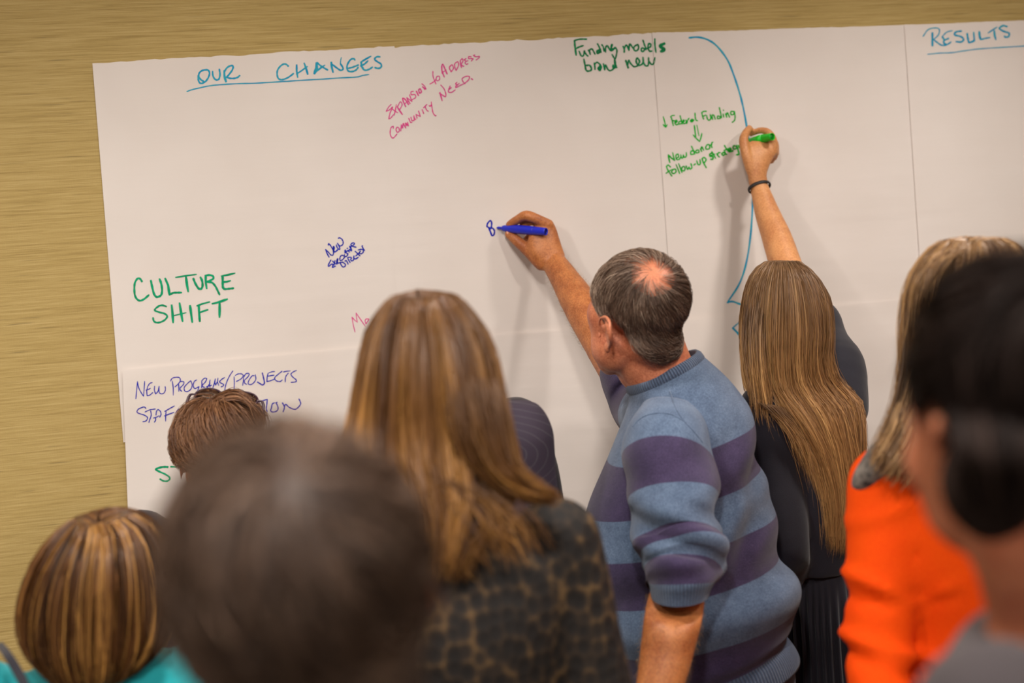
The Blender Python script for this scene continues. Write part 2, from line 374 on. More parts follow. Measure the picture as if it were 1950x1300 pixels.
# ------------------------------------------------------------------ hair
def strands(name, L, width, mat, parent, shells=(), rnd=None, seed=3):
    """L: (N, M, 3) polylines; one mesh of thin three-sided hairs plus the mass beneath them"""
    g = np.random.default_rng(seed); n, m, _ = L.shape
    T = nz(np.gradient(L, axis=1)); ref = nz(g.normal(size=(n, 1, 3)))
    a = nz(np.cross(T, ref)); b = np.cross(T, a)
    tp = np.interp(np.linspace(0, 1, m), [0, .08, .75, 1], [.7, 1, .85, .12])[None, :, None]
    w = np.broadcast_to(np.asarray(width).reshape(-1, 1, 1), (n, 1, 1))*tp
    V = np.stack([L+w*(a*math.cos(q)+b*math.sin(q)) for q in (-.35, 1.57, 3.49)], 2)      # n, m, 3, 3: a folded ribbon
    I = (np.arange(n)*m*3)[:, None, None]; K = (np.arange(m-1)*3)[None, :, None]; J = np.arange(2)[None, None]; J2 = J+1
    F = np.stack([I+K+J, I+K+J2, I+K+3+J2, I+K+3+J], -1).reshape(-1, 4)
    r = g.random(n) if rnd is None else rnd
    rr = np.repeat(np.broadcast_to(r[:, None] if r.ndim == 1 else r, (n, m))[..., None], 3, 2).ravel()
    al = np.broadcast_to(np.linspace(0, 1, m)[None, :, None], (n, m, 3)).ravel()
    Vs = [V.reshape(-1, 3)]; Fs = [F]; k = n*m*3; R = [rr]; AL = [al]
    for sv, sf, sr, sa in shells:
        Vs.append(sv.reshape(-1, 3)); Fs += [np.asarray(f)+k for f in sf]; k += len(sv.reshape(-1, 3)); R.append(sr); AL.append(sa)
    return obj(name, np.vstack(Vs), Fs, mat, parent, attrs={'rnd': np.concatenate(R), 'along': np.concatenate(AL)})
def clump(u, seed, k=24, amp=.3):
    """tone that varies by lock: smooth function of the angle around the head"""
    g = np.random.default_rng(seed); s = 0
    for i in range(6): s = s+np.sin(u*g.integers(3, k)+g.uniform(0, 6.3))*g.uniform(.4, 1)
    return s*amp/2
def env_hair(R, n, m, width, mat, parent, name='hair', seed=1, u0=-math.pi, u1=math.pi, gap=0, vgap=.35, wob=.02, vend=(.86, 1.0), shell=True, frizz=.003, tone=.3, k=20, tones=None, depth=(.84, 1.02), shd=.2, v0=0):
    """hair flowing from the first ring (the parting) to the last; gap = half angle left open for the face (far side)"""
    g = np.random.default_rng(seed); R = np.asarray(R, float).reshape(len(R), 9)
    vv = np.linspace(0, 1, 60); S = crom(R, 60)
    u = g.uniform(u0, u1, n); ve = g.uniform(vend[0], vend[1], n)
    face = (np.abs(((u+math.pi*1.5) % (2*math.pi))-math.pi) < gap) if gap else np.zeros(n, bool)   # far side = +FH = angle -90 of b
    ve = np.where(face, np.minimum(ve, vgap), ve)
    vs0 = g.uniform(0, 1, n)*v0; t = vs0[:, None]+np.linspace(0, 1, m)[None]*(ve-vs0)[:, None]
    du = (wob*g.normal(size=(n, 1))*t+wob*.6*np.sin(t*9+g.uniform(0, 6.3, (n, 1)))*t)
    uu = u[:, None]+du
    St = np.stack([np.interp(t, vv, S[:, i]) for i in range(9)], -1)
    q = g.uniform(depth[0], depth[1], (n, 1))+(.02*np.sin(t*7+g.uniform(0, 6.3, (n, 1))))*t
    lock = 1+.035*np.sin(uu*k+3*np.sin(t*3+seed))*np.clip(t*3, 0, 1)
    q = (q*lock)[..., None]
    L = St[..., :3]+(St[..., 3:6]*np.cos(uu)[..., None]+St[..., 6:]*np.sin(uu)[..., None])*q
    L = L+g.normal(size=(n, 1, 3))*frizz*t[..., None]**2+frizz*.5*np.sin(t*14+g.uniform(0, 6.3, (n, 1)))[..., None]*g.normal(size=(n, 1, 3))*t[..., None]
    tn = tones(u) if tones else .5+clump(u, seed, k, tone)
    r = np.clip(tn+g.normal(size=n)*.13, 0, 1)
    sh = []
    if shell:
        nu, nv = 72, 46; us = np.linspace(u0, u1, nu); vs_ = np.linspace(0, .93, nv); Sv = crom(R, 60)
        Sv = np.stack([np.interp(vs_, vv, Sv[:, i]) for i in range(9)], -1)
        qq = .9-.0*vs_; lk = 1+.03*np.sin(us[None]*k+3*np.sin(vs_[:, None]*3+seed))*np.clip(vs_[:, None]*3, 0, 1)
        X = Sv[:, None, :3]+(Sv[:, None, 3:6]*np.cos(us)[None, :, None]+Sv[:, None, 6:]*np.sin(us)[None, :, None])*(qq[:, None]*lk)[..., None]
        F = grid_faces(nv, nu, False)
        fj = F[:, 0] % nu; fi = F[:, 0]//nu
        bad = (np.abs(((us[fj]+math.pi*1.5) % (2*math.pi))-math.pi) < gap) & (vs_[fi] > vgap) if gap else np.zeros(len(F), bool)
        tt = tones(us) if tones else .5+clump(us, seed, k, tone)
        sh = [(X, [F[~bad]], np.clip(np.tile(tt, nv)-shd, 0, 1), np.repeat(vs_, nu))]
    return strands(name, L, g.uniform(.75, 1.25, n)*width, mat, parent, sh, r, seed)
HLX = [0, 28, 48, 66, 84, 100, 116, 140, 180]; HLZ = [.078, .074, .052, .012, -.004, .022, -.012, -.052, -.066]
def hairline(p):
    az = np.degrees(np.abs(np.arctan2(p[..., 0], p[..., 1]))); return np.interp(az, HLX, HLZ)
def short_hair(c, Mx, s, n, m, length, width, mat, parent, crown, lift=.007, flow=None, bald=None, seed=5, tone=None, base=.002, hl=0, mess=.2, name='hair', shell_q=-.2):
    g = np.random.default_rng(seed); crown = nz(np.asarray(crown, float)); c = np.asarray(c)
    d = nz(g.normal(size=(n*4, 3))); p = d*head_r(d)[:, None]
    ok = p[:, 2] > hairline(p)+hl+g.normal(size=len(p))*.004
    if bald is not None: ok &= g.random(len(p)) > bald(d)
    d = d[ok][:n]; n = len(d); L = [None]*m; dd = d.copy(); h = base+g.uniform(0, .3, n)*lift
    LL = length*g.uniform(.6, 1.1, n); mess_v = g.normal(size=(n, 3))*mess
    for i in range(m):
        pr = dd*(head_r(dd)+h+(lift*g.uniform(.2, 1, n) if False else lift*(.25+.75*((d*917.3) % 1)[:, 0])*math.sin(min(1, i/(m-1)*1.25)*math.pi*.62)))[:, None]
        L[i] = pr
        t = dd-crown*np.sum(dd*crown, -1, keepdims=True); t = nz(t)
        ax = np.cross(crown, dd)
        tt = t+mess_v+.25*np.stack([np.sin(dd[:, 1]*23+dd[:, 2]*17), np.sin(dd[:, 0]*21), np.sin(dd[:, 0]*19+dd[:, 1]*13)], -1)*mess*2+(.35*nz(ax) if flow is None else flow(dd))
        tt = tt-dd*np.sum(tt*dd, -1, keepdims=True); tt = nz(tt)
        dd = nz(dd+tt*(LL/(m-1)/.09)[:, None])
    L = np.stack(L, 1)
    r = (.45+.25*wavy(d, seed, 9) if tone is None else tone(d))+g.normal(size=n)*.2
    X = HD*(HR+base+.001)[..., None]; F = grid_faces(NT, NP)
    okv = (X[..., 2] > hairline(X)+hl+.006)
    if bald is not None: okv &= bald(HD) < .45
    okv = okv.ravel(); F = F[okv[F].all(1)]
    V2 = c+s*(X.reshape(-1, 3)@Mx.T)
    rt = (.45+.25*wavy(HD.reshape(-1, 3), seed, 9) if tone is None else tone(HD.reshape(-1, 3)))+shell_q
    return strands(name, c+s*(L@Mx.T), g.uniform(.7, 1.3, n)*width, mat, parent, [(V2, [F], np.clip(rt, 0, 1), np.zeros(len(V2)))], np.clip(r, 0, 1), seed)
def cyl_hit(c, px, py, r):
    """local unit direction of the head surface point seen at a pixel"""
    v = nz(P(px, py, 1)-CAM); o = CAM-c; b = v@o; q = o@o-r*r; t = -b-math.sqrt(max(b*b-q, 0)); return nz(o+v*t)
# ================================================================== the room
def box(name, lo, hi, mat, parent=None):
    x0, y0, z0 = lo; x1, y1, z1 = hi
    V = [(x0, y0, z0), (x1, y0, z0), (x1, y1, z0), (x0, y1, z0), (x0, y0, z1), (x1, y0, z1), (x1, y1, z1), (x0, y1, z1)]
    F = [(0, 3, 2, 1), (4, 5, 6, 7), (0, 1, 5, 4), (1, 2, 6, 5), (2, 3, 7, 6), (3, 0, 4, 7)]
    return obj(name, V, [F], mat, parent, False)
for nm, lo, hi, mt in (('wall_back', (-3.6, 0, 0), (4.4, .1, 2.85), 'wall'), ('floor', (-3.6, -6.5, -.05), (4.4, 0, 0), 'floor'), ('ceiling', (-3.6, -6.5, 2.85), (4.4, .1, 2.9), 'ceil'),
                       ('wall_left', (-3.7, -6.5, 0), (-3.6, .1, 2.85), 'wall'), ('wall_right', (4.4, -6.5, 0), (4.5, .1, 2.85), 'wall')):
    box(nm, lo, hi, MT[mt])['kind'] = 'structure'
b = box('baseboard_back', (-3.6, -.014, 0), (4.4, 0, .1), MT['ceil']); b['kind'] = 'structure'
# ================================================================== flip-chart paper on the wall
def rip(x, z, seed):
    p = np.stack([x, 0*x, z], -1)
    return .0011*wavy(p, seed, 9, 5, (.35, 0, 1.6))+.0010*wavy(p, seed+9, 26, 4, (.3, 0, 1.5))
SH = {}
def sheet(key, tl, tr, br, bl, off, label, torn=0, seed=1):
    c = [Q(*q, off) for q in (tl, tr, br, bl)]; nu, nv = 56, 64
    u = np.linspace(0, 1, nu)[None, :, None]; v = np.linspace(0, 1, nv)[:, None, None]
    X = (c[0]*(1-u)+c[1]*u)*(1-v)+(c[3]*(1-u)+c[2]*u)*v
    g = np.random.default_rng(seed)
    if torn:
        j = np.cumsum(g.normal(size=nu))*.0006; j -= np.linspace(j[0], j[-1], nu); X[0, :, 2] += torn*(j+g.normal(size=nu)*.0007)
    X[..., 1] = -off-rip(X[..., 0], X[..., 2], seed)
    G = X.reshape(-1, 3); F = grid_faces(nv, nu, False)
    B = G+A(0, .0004, 0); n = len(G)
    o = obj('paper_sheet', np.vstack([G, B]), [F, F[:, ::-1]+n], MT['paper'])
    o['label'] = label; o['category'] = 'paper'; SH[key] = (o, off, seed); return o
SL = [((176, 121), (751, 88), (802, 782), (235, 842)), ((724, 90), (1262, 61), (1306, 730), (770, 785)),
      ((1242, 62), (1743, 47), (1778, 690), (1290, 731)), ((1722, 48), (2210, 28), (2240, 640), (1764, 692))]
for k, (q, off, lb, tn) in enumerate(zip(SL, (.0045, .0062, .0085, .0120), (
        'top left flip chart sheet headed OUR CHANGES in teal marker', 'top flip chart sheet with the pink slanted note and dark green words',
        'top flip chart sheet with the big teal bracket and bright green notes', 'top right flip chart sheet headed RESULTS in teal marker'), (1, 1.2, .4, .3))):
    sheet('T%d' % k, *q, off, lb, tn, k+1)
LL_ = [((233, 704), (800, 650), (850, 1420), (262, 1440)), ((770, 653), (1310, 607), (1350, 1390), (820, 1425)),
       ((1290, 609), (1785, 564), (1815, 1360), (1330, 1392)), ((1765, 566), (2240, 520), (2265, 1330), (1795, 1362))]
for k, (q, off, lb) in enumerate(zip(LL_, (.0125, .014, .0155, .017), (
        'lower left flip chart sheet with blue NEW PROGRAMS/PROJECTS line', 'lower flip chart sheet between the long-haired woman and the man in stripes',
        'lower flip chart sheet behind the woman with long light brown hair', 'lower flip chart sheet behind the woman in orange'))):
    sheet('L%d' % k, *q, off, lb, .25, k+11)
# ------------------------------------------------------------------ handwriting
def top_sheet(key, a, off, seed):
    for i in range(int(key[1])+1, 4):          # a stroke that runs across a seam lies on the sheet that overlaps
        q = (SL if key[0] == 'T' else LL_)[i]; (x0, y0), (x1, y1) = q[0], q[3]
        if a[0] > x0+(x1-x0)*(a[1]-y0)/(y1-y0)-1.5: off, seed = SH[key[0]+str(i)][1:]
    return off, seed
def write(name, key, x0, y0, s, w, mat, txt, label):
    """strokes 'x,y x,y ...' split by / ; a leading c makes the stroke a smooth curve, !n sets its width factor"""
    par, off, seed = SH[key]; Vs = []; Fs = []; k = 0; zz = 0
    for stx in txt.split('/'):
        stx = stx.strip(); wf = 1.0; cv = False
        if not stx: continue
        if stx[0] == '!': a, stx = stx[1:].split(' ', 1); wf = float(a); stx = stx.strip()
        if stx[0] == 'c': cv = True; stx = stx[1:]
        p = np.array([[float(t) for t in q.split(',')] for q in stx.split()])
        p = p/s+np.array([x0, y0])
        if cv: p = crom(p, max(6, len(p)*6))
        else:
            q = [p[0]]
            for a, b in zip(p[:-1], p[1:]):
                m = max(2, int(np.linalg.norm(b-a)/4)); q += [a+(b-a)*t for t in np.linspace(0, 1, m+1)[1:]]
            p = np.array(q)
        zz += 1
        t = nz(np.gradient(p, axis=0)); n = np.stack([-t[:, 1], t[:, 0]], 1)
        hw = w*wf/2*(1+.12*np.sin(np.arange(len(p))*.9+zz))
        if len(hw) > 3: hw[0] *= .7; hw[-1] *= .65
        p2 = p.copy(); p2[0] -= t[0]*w*.3; p2[-1] += t[-1]*w*.3
        S = []
        for sg in (1, -1):
            for a in p2+sg*n*hw[:, None]:
                of, sd = top_sheet(key, a, off, seed)
                z = Q(a[0], a[1], of); z[1] = -of-rip(z[0], z[2], sd)-.00035-.00001*zz; S.append(z)
        m = len(p); Vs += S; I = np.arange(m-1)
        Fs.append(np.stack([I, I+1, I+m+1, I+m], -1)+k); k += 2*m
    V = np.array(Vs); ni = len(V); B = V+A(0, .0003, 0); Fa = np.vstack(Fs)
    o = obj(name, np.vstack([V, B]), [Fa, Fa[:, ::-1]+ni], mat, par, False); o['label'] = label; return o
write('handwriting', 'T0', 350, 80, 9.75, 3.4, MT['cyan'],
 'c270,620 268,690 290,750 330,768 400,735 455,660 478,580 455,525 400,518 330,535 285,580 275,630/c275,640 320,700 372,730/c533,545 540,620 570,680 615,705 655,680 672,600 660,505/'
 '!1.4 750,530 755,640 785,740/c750,560 800,480 870,440 915,450 905,510 850,590 800,650/c790,645 840,670 920,675 990,660 1040,622/'
 '!.7 c60,918 150,885 300,850 480,812 700,790 1000,772 1300,765 1600,748 1950,725', 'teal word OUR with underline')
write('handwriting', 'T0', 540, 80, 9.75, 3.3, MT['cyan'],
 'c90,450 50,415 0,410 -60,450 -110,520 -120,600 -100,670 -50,700 10,690 90,655 185,585/!1.2 243,425 243,540 262,655/240,595 330,535 440,455/!1.2 382,392 415,480 450,600/'
 '!1.7 610,385 615,480 570,590/c620,380 700,450 820,520/610,545 690,480 765,430/!1.3 885,375 895,470 920,565/c885,400 980,475 1060,525 1105,490 1055,400/!.6 c1055,400 1060,340 1072,290/'
 'c1325,335 1300,310 1240,330 1185,420 1180,500 1215,545 1290,545 1350,515 1385,470/c1200,490 1290,465 1390,425/1440,370 1530,315 1620,265/!1.2 c1440,370 1450,450 1480,500/c1430,445 1500,410 1565,350/c1480,510 1530,525 1600,500 1650,465/'
 'c1790,275 1730,275 1690,320 1740,365 1810,410 1810,465 1760,490 1695,475/!.7 c0,735 300,712 700,690 1000,668 1350,650 1470,620 1580,603', 'teal word CHANGES with underline')
write('handwriting', 'T0', 240, 500, 8.864, 4.0, MT['green'],
 'c270,320 240,275 195,268 150,340 140,440 150,550 190,620 245,640 310,610 385,545/!1.1 c418,300 440,400 470,520 510,575 560,570 600,530 608,440 590,340 565,275/!1.2 660,265 710,380 735,545/c735,540 800,510 870,505 935,505/'
 '!.8 840,248 1000,222 1185,197/!1.2 1012,240 1030,380 1050,490/!1.1 c1135,265 1170,350 1220,430 1260,445 1290,400 1285,310 1255,245/!1.2 1345,215 1345,330 1362,435/c1335,220 1410,208 1470,230 1470,270 1410,305 1350,325/'
 'c1370,328 1450,335 1510,400 1550,480 1580,540/!.9 1610,225 1720,205 1835,178/!1.2 c1630,225 1632,330 1635,410 1660,445/c1660,448 1740,440 1815,430/1635,325 1700,322 1760,305/'
 '!.9 c680,740 610,718 540,740 485,800 560,835 640,855 695,900 660,960 590,1000 520,1010 470,985 455,930/!1.2 770,715 785,860 795,1010/!1.2 903,680 930,850 955,990/!.6 800,895 900,870 1010,845/'
 '!1.2 1080,725 1100,870 1118,1005/!.9 1200,728 1300,690 1410,662/!1.2 1228,720 1235,860 1245,990/1250,840 1310,815 1380,795/!1.1 1455,692 1550,670 1710,615/!1.2 1580,665 1580,800 1578,920', 'green words CULTURE SHIFT')
write('handwriting', 'L0', 250, 690, 10, 1.9, MT['blue'],
 '88,690 105,500 118,360/c118,370 150,500 230,640/235,640 245,500 255,360/c400,380 350,400 310,460/310,460 295,540 300,630/c300,630 350,620 410,570/280,525 330,510 365,490/'
 'c445,450 440,520 465,600/c465,600 510,540 530,450/c530,450 530,560 570,595 620,580 650,520 645,455/c745,355 780,300 850,280 920,290 930,350 890,410 830,465/780,355 800,480 800,620/'
 '900,400 905,470 905,550/c900,400 940,360 1000,370 990,420 930,480/c930,480 930,520 965,548/c1130,345 1080,390 1010,470 1020,540 1070,550 1130,510 1160,430 1135,350/c1245,330 1200,360 1180,430 1200,490 1240,485 1290,455/c1290,455 1270,520 1250,580/'
 '1340,350 1345,420 1335,485/c1340,350 1390,300 1435,305 1410,370 1350,430/c1350,430 1370,465 1400,470/c1500,330 1490,400 1500,470/c1435,500 1460,450 1500,390/1430,460 1480,445 1530,430/'
 '1550,490 1580,400 1600,310/1600,310 1590,380 1605,430/1605,430 1640,360 1650,295/1650,295 1640,370 1665,435/c1775,285 1720,320 1680,370 1730,400 1760,420 1745,445 1710,462/'
 'c280,875 250,845 200,855 130,890 110,945 170,975 260,1005 310,1050 280,1110 220,1125/!.9 c260,940 350,900 460,882/c370,920 380,1000 355,1080 335,1140/c470,1000 480,930 510,895 555,930 565,990 540,1040/'
 '420,1055 480,1040 530,1010/c455,1040 465,1090 440,1135/c820,825 720,880 635,930/665,920 655,1000 655,1115/630,1015 720,980 815,945/c905,880 870,920 850,960', 'blue words NEW PROGRAMS and the start of STAFF')
write('handwriting', 'L0', 420, 690, 10, 1.9, MT['blue'],
 'c235,160 180,240 130,340 95,440 80,530/258,270 262,380 258,500/c280,245 340,215 410,220 430,255 390,310 300,360/440,280 435,350 420,435/c440,280 480,215 540,210 530,260 450,340/c450,340 460,390 495,415/'
 'c640,250 600,255 545,330 525,395 560,420 620,395 670,320 660,230/!1.3 c795,195 820,300 835,390 800,425 750,400 700,370/!1.2 905,205 885,290 880,365/920,195 980,175 1030,170/885,265 950,250 1020,238/c880,362 950,345 1020,318/'
 'c1170,165 1100,220 1030,290 1060,345 1130,360 1175,330/1195,180 1260,165 1325,158/c1290,200 1240,270 1230,370/c1445,150 1380,180 1340,225 1380,280 1440,330 1430,365 1340,378', 'blue words PROJECTS')
write('handwriting', 'L0', 420, 690, 10, 1.9, MT['blue'], 'c630,775 720,750 890,700/c705,765 715,800 725,835/!1.2 c890,700 880,800 870,880 890,940/!1.2 c1030,765 985,790 970,860 955,920 1000,945 1070,925 1095,870 1075,800 1055,770 1080,755/!1.3 c1175,765 1200,810 1215,860 1190,945/!1.2 c1215,840 1240,795 1300,850 1390,890 1450,880 1520,800 1515,740 1490,690', 'blue letters TION ending the second line')
write('handwriting', 'T0', 600, 440, 16.25, 2.3, MT['bblue'],
 '435,805 375,700 320,565/c320,565 400,640 480,730 540,745 570,680 550,570 480,450 430,390 410,400 412,435/!1.2 c565,640 560,550 575,470 590,530 575,600 620,640 700,575/c655,420 680,500 740,565 765,540 740,460 690,370/c690,370 740,440 800,455 860,400 865,320 820,240 750,205 715,225/'
 'c490,890 440,980 405,1060 430,1085 490,1030 540,1020 550,1060 535,1120 570,1110 630,1080/c540,920 590,980 640,1010 690,1010/c615,910 600,980 580,1060/!1.1 c690,1000 665,950 690,860 705,870 690,960 730,985 780,965/'
 'c880,770 830,745 780,790 765,870 790,910 850,880 910,810/c910,720 900,760 930,790 990,760 1020,690/c930,680 920,620 935,580 950,640 990,700/c925,650 1000,610 1070,575/c985,535 1015,528/c1010,590 1040,620 1065,650/c1060,460 1100,540 1130,600 1100,600 1060,560/'
 'c1130,600 1110,520 1100,470/c1100,470 1170,440 1220,390 1180,360 1120,390 1110,440 1160,470 1270,495/'
 'c790,970 850,960 930,1020 935,1070 880,1110 830,1080 790,1010 770,960/c920,930 960,910 1000,970 1020,1020/c1085,970 1030,880 1010,820 1060,805 1120,810/c1130,830 1100,880 1140,920 1190,880 1200,800/!1.1 c1200,760 1200,840 1260,855 1340,800/c1235,620 1290,670 1390,765/c1255,770 1330,700 1400,620/'
 'c1400,610 1370,680 1420,700 1480,660 1490,590 1430,560 1330,580/c1470,450 1450,470 1490,540 1530,600', 'blue slanted note New Executive Director')
write('handwriting', 'T1', 1080, 60, 9.286, 3.1, MT['dgreen'],
 'c345,135 230,135 125,160/!1.2 c130,160 140,270 160,420/!1.1 c150,305 220,270 285,250/c210,345 250,430 290,420 305,340 310,360 340,410 370,435/c375,325 400,370 410,405/c405,400 400,330 440,310 495,400/c535,215 570,280 600,370/!1.3 c590,310 530,350 545,385 590,350/'
 'c640,270 655,350/c610,230 630,255/c680,365 680,290 710,250 760,330 800,340/!1.4 c795,225 780,290 800,320 850,285/c850,280 880,330 870,420 850,480 820,450 795,405/'
 '!1.1 c990,260 1010,310 1010,370/c1010,300 1050,240 1095,335/c1095,335 1105,220 1150,270 1180,310/c1250,225 1185,270 1185,325 1230,340 1265,290 1250,225/c1400,320 1330,290 1310,330 1340,355 1385,300/c1340,150 1370,240 1400,310/!1.1 c1420,300 1470,270 1480,230 1445,215 1430,290 1460,345 1500,345/'
 'c1548,130 1550,240 1570,370/!1.9 c1725,210 1640,260 1720,320 1650,355/'
 '!1.1 c295,485 315,590 335,680 380,700 430,670 400,600 335,600/c480,555 490,620 492,670/c485,580 530,545 590,590/!1.5 c595,600 555,650 580,680 600,620/c640,570 655,630 665,680/c665,670 680,590 720,670 770,690 830,650/!1.4 c840,490 850,580 860,620 820,640 815,590/c850,600 880,640/'
 '!1.2 c1035,510 1060,580 1080,645/c1070,590 1090,510 1120,560 1180,620 1240,610/!1.1 c1240,610 1280,530 1240,470 1220,530 1260,595 1320,580 1345,530 1340,455/c1345,530 1380,600 1430,600 1440,540 1440,460/c1445,520 1490,580 1530,560 1550,460', 'dark green words Funding models brand new')
write('handwriting', 'T2', 1250, 190, 8.122, 2.5, MT['lgreen'],
 '!.9 105,262 130,350 145,425/!1.2 105,385 145,425 165,385/!.9 c280,240 240,245 215,265/c225,260 245,330 262,400/c245,320 290,325 310,310/c290,355 320,340 310,320 285,350 305,385 340,375/c365,245 385,320 400,375/c385,330 350,340 345,375 390,365/c410,345 430,330 420,310 405,340 430,370 455,355/c455,310 465,350 470,365 480,320 505,285/'
 '!1.3 c560,300 530,320 545,340 580,310/c595,205 600,270 610,310 635,325/c770,178 730,180 695,200/c700,200 715,260 730,300/715,260 760,235/c775,240 790,300 820,315 840,280 830,225/c835,260 860,290 870,305/c865,300 860,240 885,240 910,300/c1000,270 950,250 945,290 990,285/c970,120 990,200 1005,280/c1030,220 1040,270/c1032,160 1040,165/c1065,215 1080,245 1085,270/'
 'c1080,240 1095,200 1130,270/c1200,185 1155,180 1150,225 1190,225 1205,180/c1205,190 1215,260 1205,320 1170,348/'
 '!1.1 585,395 595,470 608,570/!.8 625,392 640,470 658,555/c568,542 620,600 668,645/668,645 690,580 702,520/'
 '!1.1 205,970 190,900 182,850/182,850 230,900 280,940/280,940 262,880 250,815/c300,910 340,880 330,840 300,860 310,920 350,920 370,890/c375,850 385,900 410,890 415,850/c415,860 430,890 460,870 460,815/c590,800 540,790 530,840 575,840/c540,715 570,780 590,840/c625,780 600,800 620,820 655,810 650,780 620,775/c680,755 690,780 700,800/c690,770 700,725 730,780/'
 'c770,710 760,750 790,765 825,740 810,690 775,700/c840,690 860,740/c850,700 860,660 872,655/'
 'c215,1040 180,1010 155,1030 175,1090 235,1180/145,1135 190,1105 240,1075/c250,1085 230,1120 265,1140 300,1110 285,1070 250,1080/300,1000 325,1060 355,1140/340,985 365,1050 392,1125/c395,1040 385,1080 420,1100 440,1060 420,1030 395,1040/c455,1020 480,1075 500,1040/c500,1040 520,1070 545,1045 530,985/575,1008 600,990/c620,940 640,1000 675,990 670,920/'
 'c700,910 730,980 768,1050/c700,920 730,890 765,920 745,965 715,970/!1.2 c860,820 825,840 830,870 870,880 870,915 835,920/855,800 890,860 915,905/820,870 900,840/c930,830 955,870 975,885/c945,850 955,820 985,815/!1.1 c1050,810 1010,830 1030,860 1060,835/c1055,800 1070,840 1085,840/c1050,705 1090,770 1130,810/1040,785 1130,745/'
 '!1.2 c1100,790 1150,770 1130,745 1110,780 1150,800 1185,785/c1230,720 1190,710 1190,760 1235,750 1240,700/!1.2 c1240,710 1265,790 1270,840 1235,850/c1265,700 1285,740 1310,735/!2.6 1300,655 1325,685', 'bright green note Federal Funding, New donor follow-up strategies')
write('bracket_line', 'T2', 0, 0, 1, 3.4, MT['cyan'],
 'c1312,72 1330,71 1350,77 1367,90 1385,114 1396,140 1406,170 1414,200 1422,242 1430,300 1433,370 1430,440 1421,500 1408,540 1385,576/c1385,576 1395,574 1412,580 1440,590', 'teal bracket stroke')
write('bracket_line', 'L2', 0, 0, 1, 3.2, MT['cyan'], '!.7 c1440,588 1411,611 1395,624/!1.3 c1395,624 1410,640 1423,660 1440,690', 'lower end of the teal bracket')
write('handwriting', 'T1', 725, 90, 7.22, 2.0, MT['pink'],
 'c145,785 110,820 75,880/c75,880 120,860 165,820 130,900 110,985/c110,985 140,970 180,920/150,840 200,880 235,900/215,785 205,850 185,935/!1.4 225,815 260,870 300,925/c230,820 270,750 295,790 260,860/!1.3 c345,820 310,740 305,700 340,720 385,790/325,780 370,745/!1.4 405,775 375,730 360,690/365,695 430,745/430,745 395,650/'
 'c450,605 420,610 420,650 470,650 480,690 430,720/!1.2 490,600 520,665/!1.3 c520,580 535,630 560,610 540,570 520,590/!1.4 610,580 575,540/575,545 620,570/c565,500 600,530 625,575/c718,330 720,400 760,505/c675,505 720,480 765,440/c770,405 760,440 780,460 810,440 805,400 770,400/'
 '!1.3 c875,410 845,330 840,260 855,235 880,290 915,370/840,355 900,310/!1.1 c950,260 945,290 970,335/c950,265 980,240 1000,290 965,340/!1.1 c1015,230 1020,280 1040,320/c1020,220 1060,200 1070,250 1035,320/!1.2 c1095,190 1100,240 1110,280/c1090,190 1120,155 1130,190 1105,235/c1110,240 1130,260 1145,258/'
 'c1175,155 1150,170 1175,190 1200,185/c1175,190 1160,215 1180,235 1200,225/c1245,130 1210,130 1210,155 1250,155 1270,160 1245,190/c1295,105 1275,115 1310,130 1355,125 1350,145 1310,175/'
 'c175,1115 170,1085 140,1110 130,1180 145,1230 175,1245 225,1190/c225,1095 210,1130 230,1168 255,1150 250,1110 225,1095/275,1150 285,1065/!1.2 285,1065 300,1110/300,1110 310,1045/!1.2 310,1045 345,1110/!1.3 350,1080 340,1040/!1.3 345,1040 380,1080/380,1080 370,1030/c385,975 410,1030 430,1030/c415,960 430,1005 460,1000 455,940/'
 'c455,940 470,985 485,990/500,975 485,920/487,925 545,950/545,950 520,875/570,855 590,910/590,830 635,785/c610,810 630,860 655,880/c665,800 680,810 695,790/c695,750 705,830 720,900 750,940 762,935/'
 '!1.4 845,735 815,620/805,630 870,670/c870,670 890,680 895,640 870,570 825,518/c955,530 935,580 970,550/c970,555 935,585 930,615/c930,615 970,620 1025,585/c1050,480 1030,500 1050,515 1080,495/c1060,515 1035,530 1030,555/c1030,555 1100,520 1165,490/c1160,500 1130,470 1120,430 1170,400 1220,405 1205,450 1160,490/!1.2 1245,430 1265,445', 'pink slanted note Expansion to address community need')
write('handwriting', 'T0', 660, 580, 18.575, 1.7, MT['pink'], '300,970 240,730 190,435/190,435 280,540 380,620/380,620 350,450 335,290/335,290 480,500 660,760/c690,690 660,600 670,520 730,500 790,520 740,600 690,680', 'pink letters Mo')
write('handwriting', 'L0', 280, 860, 16.25, 3.3, MT['green'], '!1.2 c650,470 560,465 420,480 275,540 400,620/c400,620 560,690 690,780 700,850 620,905 500,895 400,840/735,460 900,465', 'green letter S and the start of a T')
write('handwriting', 'T3', 1650, 0, 6.5, 2.8, MT['cyan'],
 '!.8 c700,450 760,370 850,345 900,365 890,430 830,490/!1.5 815,405 815,570/c830,490 880,530 930,560 990,555 1045,520/!.8 c1060,380 990,400 935,455/!1.2 c935,455 960,490 955,530 990,550/960,500 1015,475/!1.2 c1175,385 1110,395 1090,430 1170,455 1200,490 1170,520 1105,515/!1.3 c1245,415 1255,480 1270,525 1320,510 1335,490/!1.2 1325,400 1335,510/'
 '!1.5 c1395,390 1400,450 1415,490/c1415,490 1470,475 1525,465/!.9 1505,408 1615,335/!1.3 1580,380 1585,440 1600,490/!1.2 c1740,330 1690,318 1645,350 1690,385 1760,410 1760,450 1720,460 1705,445/!.7 c755,672 900,658 1050,652 1200,630 1400,605 1650,588 1950,570 2400,545', 'teal word RESULTS with underline')
